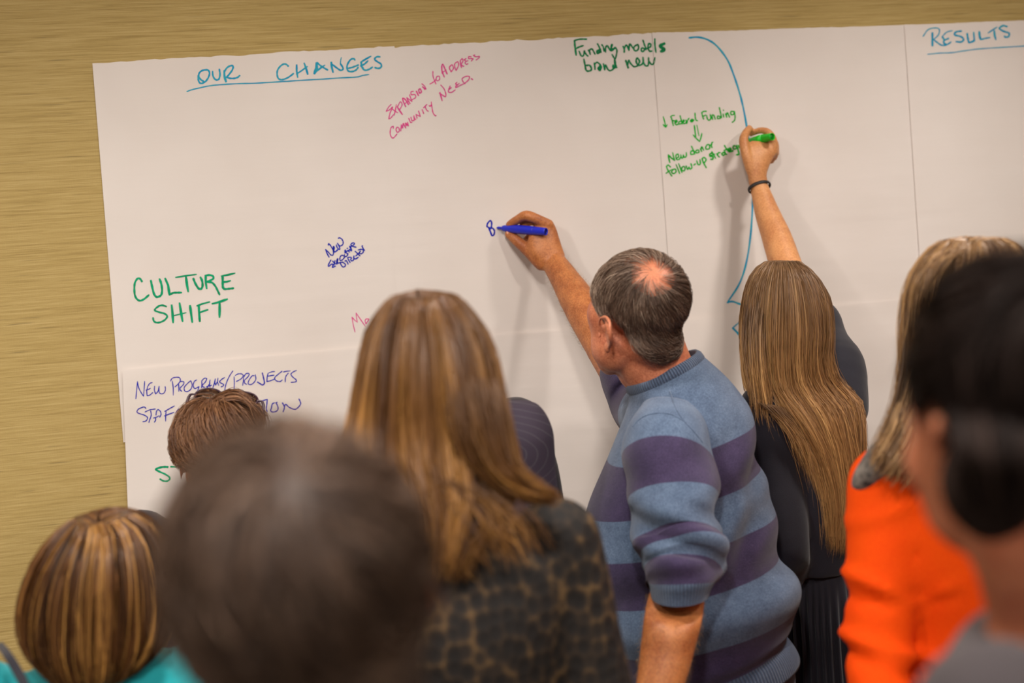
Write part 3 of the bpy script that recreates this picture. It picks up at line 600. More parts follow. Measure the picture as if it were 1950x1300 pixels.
write('handwriting', 'T1', 900, 380, 7.22, 3.0, MT['bblue'], 'c230,385 200,370 205,330 240,290 260,310 258,370 235,405/!1.1 c225,395 240,430 262,490/c235,405 270,390 300,430 290,485 262,495', 'blue letter B')
# ================================================================== people
def legs(acc, hip, az, hw, r, floor=0.06, s=1.0, straight=True):
    Mx = rotm(az); x = Mx[:, 0]; f = Mx[:, 1]
    for sg in (-1, 1):
        h = hip+x*sg*hw; L = h[2]
        acc.tube([h+UP*.02, h-UP*L*.25+x*sg*.005, A(h[0], h[1], L*.52)+f*.01, A(h[0], h[1], L*.28), A(h[0], h[1], floor)], np.array([1.0, .92, .68, .6, .5])*r, nu=20, nv=40)
def shoes(parent, hip, az, hw, mat, feetz=0):
    Mx = rotm(az); x = Mx[:, 0]; f = Mx[:, 1]
    for sg in (-1, 1):
        c = A(hip[0], hip[1], 0)+x*sg*hw; R = []
        for t, w, h in ((-.075, .022, .035), (-.06, .034, .075), (-.02, .038, .09), (.05, .04, .06), (.12, .045, .045), (.17, .036, .035), (.19, .015, .015)):
            R.append((c+f*t+UP*h*.5, x*w, UP*h*.5))
        a = Acc(); a.loft(R, nu=20, nv=30, ex=2.6); obj('shoe', np.vstack(a.V), a.F, mat, parent)
def build(acc, name, mat, parent, vox=.005, it=6):
    o = obj(name, np.vstack(acc.V), acc.F, mat, parent)
    return remesh(o, vox, it) if vox else o
def torso_rings(nb, hip, az, prof, lean=None):
    """prof: (fraction down from the neck base to the hips, half width, half depth)"""
    Mx = rotm(az); out = []
    for t, w, d in prof: out.append((nb+(hip-nb)*t, Mx[:, 0]*w, -Mx[:, 1]*d))
    return out
TP = [(-.16, .05, .055), (-.05, .055, .06), (.0, .075, .07), (.06, .14, .085), (.12, .175, .10), (.25, .165, .115), (.42, .15, .112), (.62, .13, .10), (.8, .15, .11), (1.0, .17, .125), (1.08, .16, .12)]
def person(label, H, haz, hp, hr, baz, nb, hip, sw=.17, skin='skin_m', top='dark', bottom='dark', k=1.0, topname='shirt', pantsname='trousers', armL=None, armR=None, vox=.0088, bodyscale=1.0, ww=0, hs=1.0, sleeve=True, extra=None, wr=(.004, 22), ears=1.0, neckline=0.0, hipw=.085):
    """a standing figure; body = one skin mesh; clothes are children"""
    floor = A(nb[0], nb[1], 0)
    root = thing('person', label, 'person', tuple(A(hip[0], hip[1], 0)))
    HM = rotm(haz, hp, hr); BM = rotm(baz); X, Fd = BM[:, 0], BM[:, 1]
    b = Acc(); add_head(b, H, HM, hs, ears)
    b.tube([H+hs*(HM@A(0, -.02, -.03)), H+hs*(HM@A(0, -.028, -.08)), (H+hs*(HM@A(0, -.02, -.1)))*.4+nb*.6, nb-UP*.04], np.array([.052, .054, .056, .065])*bodyscale, nu=28, nv=30)
    prof = [(t, w*sw/.175, d) for t, w, d in TP if t > -.1]
    b.loft(torso_rings(nb, hip, baz, [(t, w*.92, d*.9) for t, w, d in prof]), nu=32, nv=40)
    legs(b, hip, baz, hipw, .075*bodyscale, floor=.05)
    arms = []
    for sg, cfg in ((-1, armL), (1, armR)):
        S = nb-UP*.055+X*sg*sw*.93
        if cfg is None: E = S+X*sg*.05-UP*.28-Fd*.02; Wp = E+Fd*.08-UP*.24; S0 = S
        else: S0, E, Wp = [np.asarray(q) for q in (cfg[0] if cfg[0] is not None else S, cfg[1], cfg[2])]
        arms.append((S0, E, Wp))
        b.tube([S0-(E-S0)*.05, S0+(E-S0)*.35, E, E+(Wp-E)*.3, Wp], np.array([.05, .046, .038, .04, .026])*bodyscale, nu=20, nv=40)
        d = nz(Wp-E); sd = nz(np.cross(d, X*sg)); 
        relaxed_hand(b, Wp, d, -sd if sd@Fd < 0 else sd, -X*sg, bodyscale)
    if extra: extra(b)
    body = build(b, 'body', MT[skin], root, vox)
    c = Acc()
    g = .014
    c.loft(torso_rings(nb, hip, baz, [(t, w+g, d+g) for t, w, d in prof if t > -.02+neckline]), nu=40, nv=50)
    for S0, E, Wp in arms:
        end = Wp-(Wp-E)*.08 if sleeve is True else E+(Wp-E)*sleeve
        q = [S0-(E-S0)*.08, S0+(E-S0)*.35, E, E+(end-E)*.4, end]
        c.tube(q, np.array([.066, .060, .052, .05, .040])*bodyscale, nu=22, nv=40)
    t = build(c, topname, MT[top], root, vox*1.1, 8)
    wrinkle(t, wr[0], wr[1], ww+3, (1, 1, 1.8), .8)
    c = Acc(); c.loft([(hip+UP*.06, X*.15*sw/.17, -Fd*.112), (hip-UP*.02, X*.168*sw/.17, -Fd*.13), (hip-UP*.1, X*.165*sw/.17, -Fd*.12)], nu=32, nv=14)
    legs(c, hip-UP*.05, baz, hipw, .092*bodyscale, floor=.07)
    build(c, pantsname, MT[bottom], root, .012, 6)
    shoes(root, hip, baz, hipw, MT['leather'])
    return root, HM, BM, arms, body, t
def down(p, z): return A(p[0], p[1], z)

# ---- the man in the striped sweater ----------------------------------------------------------
mroot_xy = P(1335, 1300, 2.72)
man = thing('person', 'man in blue and purple striped sweater writing on paper with blue marker', 'person', (mroot_xy[0], mroot_xy[1], 0))
mH = P(1213, 598, 2.73); mM = rotm(-27, 3, -4)
_, HRM = _hd([((.042, .03, -.062), (.034, .05, .045)), ((-.042, .03, -.062), (.034, .05, .045)), ((.05, .045, .0), (.022, .035, .04)), ((-.05, .045, .0), (.022, .035, .04)), ((0, .045, -.1), (.03, .04, .022))])
b = Acc(); add_head(b, mH, mM, 1.0, (2.3, 1.9, 1.08), -.016, HRM, .014)
nb = P(1268, 742, 2.76)
b.loft([RG((1158, 622), (1290, 610), 2.74, .060), RG((1170, 690), (1306, 655), 2.75, .062), RG((1196, 738), (1322, 690), 2.76, .066), RG((1218, 780), (1345, 722), 2.77, .07), RG((1225, 850), (1370, 790), 2.77, .08), RG((1180, 980), (1420, 930), 2.76, .105), RG((1165, 1120), (1440, 1050), 2.75, .11), RG((1200, 1260), (1470, 1190), 2.73, .11), RG((1220, 1380), (1490, 1290), 2.72, .11)], nu=36, nv=60)
for q, w, r in (((1150, 706), 2.72, .018),): pass
b.tube([mH+mM@A(0, .045, -.102), mH+mM@A(0, .02, -.118), P(1232, 728, 2.77)], [.024, .032, .03], nu=18, nv=20)   # soft flesh beneath the chin
b.tube([mH+mM@A(-.05, .035, -.075), mH+mM@A(-.035, .055, -.095), mH+mM@A(0, .066, -.105)], [.022, .022, .02], nu=14, nv=14)
hipm = P(1345, 1335, 2.72)
# raised right arm
wr = Q(1052, 496, .085)
fa = [Q(1044, 486, .078), wr, Q(1076, 532, .135), Q(1112, 590, .22), Q(1158, 664, .33), Q(1196, 728, .43)]
b.tube(fa, [(.024, .020), (.0275, .023), (.033, .031), (.042, .040), (.046, .044), (.046, .044)], nu=28, nv=60)
b.tube([Q(1196, 728, .43), Q(1240, 790, .50), P(1275, 810, 2.80)], [.044, .046, .046], nu=24, nv=20)
def RQ(L, Rr, w, th, w2=None):
    l = Q(L[0], L[1], w); r = Q(Rr[0], Rr[1], w2 or w); return [(l+r)/2, (r-l)/2, -FH*th]
b.loft([RQ((1034, 514), (1076, 486), .085, .022), RQ((1021, 500), (1071, 472), .082, .023), RQ((1008, 483), (1065, 452), .076, .024), RQ((1004, 462), (1059, 434), .070, .021), RQ((1010, 440), (1053, 423), .066, .017), RQ((1022, 425), (1045, 420), .064, .010)], nu=28, nv=36)
def finger(acc, pts, r): acc.tube([Q(*p) for p in pts], r, nu=16, nv=40)
finger(b, [(1044, 428, .072), (1024, 418, .076), (1006, 411, .072), (998, 411, .066), (989, 416, .053), (979, 422, .040), (970, 427.5, .031)], [.0135, .0122, .0122, .0118, .0106, .0102, .0090])
b.ell(Q(1041, 427, .074), (.015, .013, .014), None, 10); b.ell(Q(1050, 437, .064), (.012, .012, .012), None, 10)
finger(b, [(1032, 500, .080), (1010, 480, .066), (990, 463, .048), (977, 452, .037), (968, 446, .030)], [.019, .0155, .0130, .0118, .0092])
finger(b, [(1047, 434, .062), (1026, 420, .058), (1006, 423, .046), (992, 434, .030), (982, 440, .022)], [.0115, .011, .010, .009, .008])
finger(b, [(1053, 446, .048), (1034, 440, .030), (1014, 446, .020), (1004, 456, .017), (1010, 464, .020)], [.011, .0105, .0095, .0085, .0075])
finger(b, [(1057, 460, .038), (1043, 462, .022), (1026, 468, .016), (1018, 474, .014), (1024, 480, .018)], [.010, .009, .0085, .0078, .007])
# near (left) forearm hanging down
le, lw = P(1288, 1080, 2.53), P(1248, 1375, 2.42)
b.tube([P(1268, 830, 2.66), P(1280, 960, 2.58), le], [.055, .052, .048], nu=24, nv=24)
b.loft([RG((1244, 1075), (1338, 1075), 2.53, .036), RG((1240, 1115), (1340, 1113), 2.525, .036), RG((1231, 1150), (1341, 1150), 2.515, .040), RG((1226, 1180), (1337, 1180), 2.48, .047), RG((1220, 1235), (1322, 1238), 2.46, .042), RG((1213, 1290), (1306, 1296), 2.44, .036), RG((1205, 1350), (1282, 1356), 2.42, .028), RG((1206, 1385), (1274, 1388), 2.41, .024)], nu=30, nv=60)
relaxed_hand(b, P(1240, 1385, 2.41), P(1228, 1470, 2.38)-P(1240, 1385, 2.41), -FH*.3-RC, RC*.5-FH, 1.05)
body = build(b, 'body', MT['skin_m'], man, .0033, 4)
# second skin tone on the arms comes from the same mesh by face material
body.data.materials.append(MT['skin_h'])
v = verts(body); hd = np.linalg.norm(v-mH, axis=1)
vm = ((v[:, 2] < nb[2]+.02) & (hd > .2)) | (hd > .30) | ((v-mH)@RC < -.125)
fi = np.array([p.vertices[0] for p in body.data.polygons]); body.data.polygons.foreach_set('material_index', vm[fi].astype(int))
setv(body, v+normals(body)*(.0005*wavy(v, 4, 160, 5)+.0004*wavy(v, 5, 60, 4))[:, None])
# fine hairs on the forearms
v = verts(body); nn = normals(body); g = np.random.default_rng(9)
for q0, q1, nh in ((Q(1060, 505, .1), Q(1140, 640, .3), 1500), (P(1285, 1130, 2.5), P(1262, 1300, 2.44), 1300)):
    ax_ = q1-q0; L_ = np.linalg.norm(ax_); ax_ /= L_; t = (v-q0)@ax_; dr = np.linalg.norm(v-q0-t[:, None]*ax_, axis=1)
    idx = np.where((t > 0) & (t < L_) & (dr < .06))[0]; idx = g.choice(idx, nh); b0 = v[idx]; n0 = nn[idx]
    dr_ = nz(-ax_*(1 if q0[2] > 1.3 else -1)+g.normal(size=(nh, 3))*.5)
    strands('arm_hair', np.stack([b0-n0*.0005, b0+n0*.0018+dr_*.002, b0+n0*.0032+dr_*.0055, b0+n0*.0038+dr_*.010], 1), np.full(nh, .00011), MT['h_light'], man, seed=9)
# nails
def nail(c, d, up, w, l, parent):
    d, up = nz(d), nz(up); s = np.cross(d, up); a = Acc()
    a.loft([(c-d*l, s*w*.7, up*.0006), (c-d*l*.5, s*w, up*.0011), (c+d*l*.5, s*w*.95, up*.0011), (c+d*l, s*w*.5, up*.0006)], nu=14, nv=14)
    obj('fingernail', np.vstack(a.V), a.F, MT['nail'], parent)
MT['nail'] = m_plain('fingernail', lin(226, 160, 130), .3)
nail(Q(970, 443, .037), Q(966, 441, .030)-Q(977, 452, .037), Q(970, 436, .05)-Q(970, 446, .033), .0062, .0068, man)
# tattoo line on the forearm, partly behind the face
tt = [Q(x, y, w) for x, y, w in ((1112, 612, .300), (1110, 618, .300), (1114, 624, .302), (1108, 627, .300))]
# sweater: lofted with its stripes in the 'st' attribute
def knit(name, rings, sts, parent, nu, nv, ribs, amp=0, freq=20, seed=1, ex=2.0, fold=None, cap=True):
    V, F, G = loft(rings, nu, nv, ex, cap)
    st = crom(np.array(sts, float)[:, None], nv)[:, 0]; stv = np.repeat(st, nu); ua = np.tile(np.arange(nu)/nu*ribs, nv)
    if cap: stv = np.append(stv, [sts[0], sts[-1]]); ua = np.append(ua, [0, 0])
    o = obj(name, V, F, MT['knit'], parent, attrs={'st': stv, 'ua': ua})
    v = V.copy(); nn = normals(o)
    if amp: v += nn*(amp*wavy(v, seed, freq, 5, (1, 1, .8)))[:, None]
    if fold is not None: v += nn*fold(v)[:, None]
    o.data.vertices.foreach_set('co', v.ravel()); o.data.update(); return o
BR = [RG((1200, 750), (1337, 680), 2.765, .070), RG((1192, 790), (1384, 722), 2.76, .105), RG((1176, 833), (1407, 757), 2.76, .128, sag=.006), RG((1158, 878), (1426, 799), 2.76, .14, sag=.008), RG((1118, 978), (1449, 885), 2.76, .15, sag=.008),
      RG((1111, 1055), (1471, 972), 2.75, .152, sag=.005), RG((1128, 1148), (1481, 1055), 2.74, .155), RG((1150, 1196), (1509, 1102), 2.73, .158), RG((1165, 1236), (1518, 1144), 2.73, .158), RG((1180, 1285), (1513, 1182), 2.73, .15), RG((1192, 1315), (1497, 1204), 2.73, .135),
      RG((1196, 1330), (1503, 1218), 2.73, .137), RG((1200, 1362), (1516, 1250), 2.73, .142)]
BS = [0, .3, .6, 1, 2, 3, 4, 4.6, 5, 5.6, 5.97, 6.2, 7]
def tfold(v):
    q = v-P(1400, 900, 2.6); x = q@RC; y = q@UC
    f = .011*np.exp(-((x-.02-.25*y)/.028)**2)*np.exp(-((y+.02)/.25)**2)-.010*np.exp(-((x-.06-.3*y)/.025)**2)*np.exp(-((y-.0)/.25)**2)
    f += .010*np.sin((y-.45*x)*42+x*6)*np.exp(-((y+.27)/.11)**2)+.006*np.sin((y-.9*x)*60+1)*np.exp(-((y+.06)/.12)**2)*np.exp(-((x-.03)/.07)**2)
    return f
sw = knit('sweater', BR, BS, man, 220, 170, 150, .0045, 14, 3, 2.15, tfold)
SR = [RG((1222, 772), (1332, 792), 2.69, .045), RG((1196, 815), (1349, 838), 2.655, .078), RG((1190, 868), (1357, 886), 2.62, .086), RG((1191, 955), (1362, 960), 2.57, .083), RG((1200, 985), (1369, 1000), 2.55, .082), RG((1213, 1034), (1362, 1020), 2.53, .066),
      RG((1212, 1045), (1364, 1033), 2.525, .070), RG((1221, 1060), (1383, 1048), 2.52, .078), RG((1223, 1074), (1386, 1071), 2.515, .080), RG((1226, 1083), (1374, 1089), 2.51, .068), RG((1227, 1102), (1366, 1101), 2.50, .072), RG((1232, 1112), (1358, 1106), 2.50, .067), RG((1236, 1120), (1354, 1114), 2.498, .062), RG((1239, 1138), (1350, 1128), 2.495, .060)]
ax = nz(P(1285, 1080, 2.51)-P(1262, 830, 2.66))
SR2 = []
for i, (c, a, bb) in enumerate(SR):
    th = np.linalg.norm(bb); bdir = nz(np.cross(a, ax)); bdir = bdir if bdir@FW < 0 else -bdir
    if i >= len(SR)-3: bdir = nz(bdir*(.45, .1, 0)[i-len(SR)+3]-FH*(.6, 1, 1)[i-len(SR)+3]-UP*.08)
    SR2.append((c, a, bdir*th))
SSs = [.2, .62, 1, 2, 2.5, 3, 3.6, 4, 4.7, 5, 5.7, 6.0, 6.4, 7]
def sfold(v):
    q = v-P(1300, 1010, 2.5); x = q@RC; y = q@UC
    f = .010*np.sin((y+.35*x)*75+8*x)*np.exp(-((y+.0)/.055)**2)+.008*np.sin((y-.6*x)*40)*np.exp(-((y-.08)/.07)**2)
    f += .003*np.sin((y-.3*x)*110)*np.exp(-((y+.07)/.03)**2)
    return f
sl = knit('sleeve', SR2, SSs, sw, 150, 170, 62, .0028, 20, 8, 2.1, sfold)
# far sleeve
FS = tube([Q(1186, 712, .40), Q(1201, 738, .44), Q(1222, 775, .47), P(1262, 800, 2.80)], [.049, .055, .062, .07])
knit('sleeve', FS, [6.5, 6.1, 5.9, 5.7, 5.5, 5.4, 4.2, 4.0, 3.8, 3.6][:len(FS)], sw, 90, 70, 60, .002, 20, 9)
# ribbed collar
cr = []
CLv, _, CG = loft(BR, 220, 170, 2.15, False)
ring = CG[1]; cen = CG[0].mean(0)
CT = [(0, .0), (.006, .003), (.016, .001), (.022, -.004), (.020, -.009), (.008, -.008), (-.006, -.004)]
upd = nz(np.cross(P(1337, 680, 2.765)-P(1200, 750, 2.765), FH)); upd = upd if upd[2] > 0 else -upd
CVV = np.stack([ring+upd*h+nz(cen-ring)*(-o) for h, o in CT], 0); nvv, nuu = CVV.shape[:2]
obj('collar', CVV.reshape(-1, 3), [grid_faces(nvv, nuu)], MT['knit'], sw, attrs={'st': np.full(nvv*nuu, 6.5), 'ua': np.tile(np.arange(nuu)/nuu*95, nvv)})
# saddle seam on the shoulder: a raised cord lying on the knit
from mathutils.bvhtree import BVHTree
def hug(objs, pts, lift):
    out = []
    for px, py in pts:
        o = CAM; d = nz(P(px, py, 1)-CAM); best = None
        for ob in objs:
            dg = BVHTree.FromPolygons([tuple(t) for t in verts(ob)], [tuple(p.vertices) for p in ob.data.polygons]) if ob.name not in _bv else _bv[ob.name]
            _bv[ob.name] = dg; h = dg.ray_cast(Vector(o), Vector(d))
            if h[0] is not None and (best is None or h[3] < best): best = h[3]
        if best: out.append(o+d*(best-lift))
    return np.array(out)
_bv = {}
for pts in ([(1262, 716), (1276, 745), (1288, 778), (1302, 800), (1322, 822), (1338, 842)], [(1205, 812), (1222, 795), (1245, 787), (1275, 788), (1300, 800)]):
    p = hug([sw, sl], pts, .0008)
    if len(p) > 2:
        V, F, G = loft(tube(crom(p, 16), np.full(16, .0011)), 8, 60)
        obj('seam', V, F, MT['knit'], sw, attrs={'st': np.full(len(V), .5), 'ua': np.zeros(len(V))})
# jeans
c = Acc(); c.loft([RG((1215, 1325), (1495, 1215), 2.73, .115), RG((1220, 1380), (1512, 1262), 2.73, .125), RG((1225, 1460), (1512, 1360), 2.73, .125)], nu=40, nv=20)
legs(c, hipm-UP*.08, -20, .09, .1, .07); build(c, 'jeans', MT['jeans'], man, .009, 5)
shoes(man, hipm, -20, .09, MT['leather'])
# hair, thin on the crown
cw = cyl_hit(mH, 1240, 530, .108)@mM
cwh = nz(cw+A(0, .0, 0))
def bald_m(d):
    a = np.arccos(np.clip(d@cw, -1, 1)); fr = nz(cw+A(.12, .45, .1)); a2 = np.arccos(np.clip(d@fr, -1, 1))
    return np.maximum(np.clip(.92-((a-.10)/.24).clip(0, 1)*.92, 0, 1), np.clip(.62-((a2-.10)/.25).clip(0, 1)*.62, 0, 1))
def bald_s(d):
    a = np.arccos(np.clip(d@cw, -1, 1)); a2 = np.arccos(np.clip(d@nz(cw+A(.12, .45, .1)), -1, 1)); return np.where((a < .33) | (a2 < .24), 1, 0)*1.0
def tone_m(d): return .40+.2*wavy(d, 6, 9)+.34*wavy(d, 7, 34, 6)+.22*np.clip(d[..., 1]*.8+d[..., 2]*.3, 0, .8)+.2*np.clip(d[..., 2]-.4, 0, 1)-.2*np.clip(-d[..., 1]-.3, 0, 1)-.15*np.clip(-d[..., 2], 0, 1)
_b = bald_m
def bald_both(d): return np.where(bald_s(d) > .5, np.maximum(_b(d), .46), _b(d))
HLZ[4] = .014; HLZ[5] = .036; HLZ[7] = -.068; HLZ[8] = -.084
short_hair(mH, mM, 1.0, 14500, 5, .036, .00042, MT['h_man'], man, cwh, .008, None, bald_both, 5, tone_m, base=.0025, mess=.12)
HLZ[4] = -.004; HLZ[5] = .022; HLZ[7] = -.052; HLZ[8] = -.066
lock_pts = 1
# blue marker, built round its axis
def marker(label, tip, end, cap, mats, rad=.0088, L=None):
    root = thing('marker', label, 'marker', tuple(tip)); ax = nz(end-tip); a = nz(np.cross(ax, UP)); b_ = np.cross(a, ax); L = np.linalg.norm(end-tip)
    def turn(nm, prof, mat, nu=28):
        R = [(tip+ax*t, a*r, b_*r) for t, r in prof]; V, F, _ = loft(R, nu, len(R)); return obj(nm, V, F, mat, root)
    turn('nib', [(0, .0012), (.003, .0032), (.004, .0034), (.017, .0036), (.020, .0036)], MT[mats[2]])
    turn('barrel', [(.015, .0038), (.017, .006), (.021, .0072), (.026, .0078), (.034, .0086), (.06, rad), (.08, rad), (L-.035, rad*.95), (L-.0335, rad*.94), (L-.033, rad*.90)], MT[mats[0]])
    turn('end_cap', [(L-.034, rad*.88), (L-.0335, rad*.93), (L-.031, rad*.94), (L-.003, rad*.84), (L-.0008, rad*.82), (L-.0001, rad*.78), (L, rad*.72), (L-.001, rad*.68), (L-.004, rad*.67), (L-.0041, rad*.02)], MT[mats[0]])
    turn('end_socket', [(L-.0042, rad*.66), (L-.0034, rad*.66), (L-.0033, rad*.02)], MT[mats[1]])
    return root
MT['nibm'] = m_plain('dark_felt', lin(16, 20, 60), .9); MT['nibg'] = m_plain('green_felt', lin(6, 90, 20), .9)
marker('blue plastic marker held by the man in the striped sweater', Q(946, 433.5, .0075), Q(1040, 441, .108), 0, ('bluep', 'bluep2', 'bluep'), .0105)
# ---- the woman in navy -------------------------------------------------------------------------
gH = P(1500, 612, 2.95); gM = rotm(10, 6, -3)
gx = P(1545, 1200, 2.93)
girl = thing('person', 'woman in navy dress with long light brown hair, arm raised with green marker', 'person', (gx[0], gx[1], 0))
b = Acc(); add_head(b, gH, gM, .93)
gnb = P(1525, 765, 2.95)
b.tube([gH+gM@A(0, -.02, -.04), gH+gM@A(0, -.022, -.09), gnb, gnb-UP*.05], [.048, .047, .054, .07], nu=24, nv=30)
b.loft([RG((1490, 745), (1590, 735), 2.95, .05), RG((1462, 778), (1605, 745), 2.95, .07), RG((1450, 800), (1622, 770), 2.95, .085), RG((1460, 900), (1620, 880), 2.95, .1), RG((1490, 1030), (1615, 1030), 2.96, .08), RG((1500, 1180), (1640, 1180), 2.99, .08), RG((1505, 1300), (1645, 1300), 3.0, .085)], nu=30, nv=50)
hipg = P(1568, 1260, 2.99); legs(b, hipg, 10, .075, .075, .045)
gE = Q(1530, 585, .31); gW = Q(1445, 354, .092)
b.tube([Q(1443, 343, .090), gW, Q(1460, 402, .125), Q(1480, 455, .17), Q(1500, 515, .23), gE], [(.0205, .017), (.0215, .018), (.0285, .026), (.0345, .033), (.037, .036), (.036, .036)], nu=26, nv=60)
b.tube([gE, Q(1562, 640, .40), P(1592, 705, 3.0)], [.038, .045, .05], nu=20, nv=20)
b.loft([RQ((1427, 352), (1462, 345), .091, .017), RQ((1424, 335), (1460, 332), .090, .018), RQ((1419, 312), (1467, 312), .087, .019), RQ((1416, 292), (1478, 291), .083, .018), RQ((1420, 276), (1479, 278), .078, .014), RQ((1430, 268), (1472, 270), .074, .009)], nu=28, nv=36)
finger(b, [(1430, 322, .092), (1421, 295, .092), (1416, 268, .082), (1420, 254, .068), (1427, 244, .055)], [.013, .0118, .0115, .0102, .008])
finger(b, [(1473, 288, .082), (1472, 265, .086), (1460, 250, .078), (1444, 249, .058), (1430, 255, .040)], [.0105, .0098, .009, .008, .007])
finger(b, [(1476, 292, .070), (1476, 273, .066), (1466, 262, .050), (1450, 263, .032), (1437, 268, .024)], [.010, .0092, .0085, .0076, .0068])
finger(b, [(1474, 298, .056), (1476, 284, .040), (1464, 278, .026), (1452, 280, .018), (1443, 284, .018)], [.0095, .0088, .008, .0072, .0064])
finger(b, [(1468, 306, .046), (1470, 295, .030), (1462, 292, .019), (1453, 294, .014), (1446, 297, .015)], [.0085, .0078, .0072, .0066, .006])
# lowered left arm
gS, gLE = P(1462, 800, 2.90), P(1500, 1050, 2.83)
gLW = gLE+FH*.16-UP*.14+RC*.02
b.tube([gS, (gS+gLE)/2, gLE, gLE*.7+gLW*.3, gLW], [.042, .04, .034, .034, .022], nu=20, nv=40)
relaxed_hand(b, gLW, gLW-gLE, UP, R0, .9)
gbody = build(b, 'body', MT['skin_f'], girl, .0039, 4)
v = verts(gbody); setv(gbody, v+normals(gbody)*(.0004*wavy(v, 4, 150, 5))[:, None])
c = Acc()
c.loft([RG((1470, 772), (1608, 745), 2.95, .075), RG((1440, 784), (1630, 765), 2.95, .092), RG((1428, 810), (1637, 800), 2.95, .105), RG((1445, 900), (1637, 880), 2.95, .12), RG((1470, 1000), (1630, 985), 2.95, .112), RG((1482, 1075), (1620, 1065), 2.95, .105), RG((1482, 1085), (1620, 1075), 2.95, .102)], nu=48, nv=60)
c.tube([gS+UP*.02, (gS+gLE)/2, gLE, gLE*.6+gLW*.4, gLE*.1+gLW*.9], [.058, .052, .046, .044, .034], nu=22, nv=50)
c.tube([Q(1556, 615, .36), Q(1570, 655, .41), P(1592, 700, 3.0), P(1590, 770, 2.97)], [.054, .056, .06, .07], nu=22, nv=30)
gt = build(c, 'dress_top', MT['navy'], girl, .006, 6); wrinkle(gt, .0035, 26, 5, (1, 1, 1.6), .8)
skR = [RG((1484, 1078), (1622, 1070), 2.96, .10), RG((1476, 1130), (1640, 1120), 2.97, .11), RG((1480, 1250), (1660, 1250), 2.99, .12), RG((1480, 1500), (1690, 1500), 3.0, .14), RG((1480, 1740), (1700, 1740), 3.0, .15)]
V, F, G = loft(skR, 200, 40); o = obj('skirt', V, F, MT['navy'], girl)
v = verts(o); cc_ = (gnb+hipg)/2; an = np.arctan2((v-hipg)@FH, (v-hipg)@R0); zz = np.clip((P(1550, 1078, 2.95)[2]-v[:, 2])/.1, 0, 1)
setv(o, v+normals(o)*(.006*np.sin(an*46+2*np.sin(an*7))*zz)[:, None])
shoes(girl, hipg, 10, .075, MT['leather'])
# hair tie on the wrist, a stud in the ear
tc = Q(1446, 356.5, .094); tl, tr_ = Q(1426, 360.5, .094), Q(1466, 352, .094)
th = np.linspace(0, 2*math.pi, 41)[:-1]; ta = (tr_-tl)/2; tb = np.cross(nz(ta), nz(gE-gW))*.0195
rp = tc+np.cos(th)[:, None]*ta+np.sin(th)[:, None]*tb
def torus(name, path, r, mat, parent, nu=10, r2=None):
    n = len(path); t = nz(np.roll(path, -1, 0)-np.roll(path, 1, 0)); c = path.mean(0); a = nz(path-c); b_ = np.cross(t, a); th = np.linspace(0, 2*math.pi, nu, endpoint=False)
    G = path[:, None]+r*a[:, None]*np.cos(th)[None, :, None]+(r2 or r)*b_[:, None]*np.sin(th)[None, :, None]
    F = grid_faces(n+1, nu); F = np.where(F >= n*nu, F-n*nu, F); return obj(name, G.reshape(-1, 3), [F], mat, parent)
torus('hair_tie', rp, .0022, MT['blackp'], girl, r2=.0044)
a = Acc(); a.ell(P(1421, 655, 2.93), (.004, .004, .004), None, 8); a.ell(P(1421.5, 662, 2.93), (.003, .003, .004), None, 8); obj('earring', np.vstack(a.V), a.F, MT['gold'], girl)
# hair: from the parting over the head and down the back
def line_ring(pf, df, pn, dn, w=.003):
    f, n = P(*pf, df), P(*pn, dn); return [(f+n)/2, RC*w, (n-f)/2]
GR = [line_ring((1458, 503), 3.02, (1519, 566), 2.862), RG((1464, 498), (1512, 497), 2.95, .055), RG((1440, 513), (1542, 514), 2.94, .088), RG((1424, 542), (1564, 545), 2.94, .104), RG((1417, 578), (1575, 574), 2.94, .112), RG((1413, 625), (1581, 620), 2.94, .115), RG((1417, 690), (1579, 672), 2.93, .105), RG((1424, 740), (1594, 722), 2.92, .09),
      RG((1452, 785), (1634, 765), 2.90, .085), RG((1506, 850), (1640, 835), 2.88, .07), RG((1538, 915), (1641, 900), 2.87, .055), RG((1552, 965), (1636, 960), 2.87, .05), RG((1560, 1010), (1626, 1015), 2.87, .045), RG((1566, 1040), (1614, 1050), 2.87, .038)]
env_hair(GR, 5600, 20, .00058, MT['h_girl'], girl, seed=11, gap=.95, tones=lambda u: np.clip(.5+.13*np.sin(u*13+1)*np.sin(u*5)+.1*np.sin(u*29)-.22*np.cos(u), 0, 1), vgap=.38, wob=.10, vend=(.82, 1.0), tone=.36, k=13, frizz=.007, depth=(.86, 1.03))  # tones also paint the lit left side lighter and the shaded right side darker
GL = [RG((1420, 560), (1470, 560), 2.93, .06), RG((1414, 630), (1462, 630), 2.90, .06), RG((1417, 690), (1466, 700), 2.88, .05), RG((1423, 735), (1476, 760), 2.87, .04), RG((1428, 775), (1480, 800), 2.86, .03), RG((1432, 800), (1500, 850), 2.85, .02)]
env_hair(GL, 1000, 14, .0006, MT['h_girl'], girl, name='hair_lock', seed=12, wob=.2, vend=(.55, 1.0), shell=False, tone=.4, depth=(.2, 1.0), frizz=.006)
# the pale parting
pa, pb = P(1458, 503, 3.02), P(1519, 566, 2.862)
V, F, G = loft(tube([pa+UP*.002, pa*.7+pb*.3+UP*.006, pa*.35+pb*.65+UP*.005-FH*.002, pb-FH*.003], [.0015, .0028, .003, .0015]), 10, 30); obj('parting', V, F, MT['skin_f'], girl)
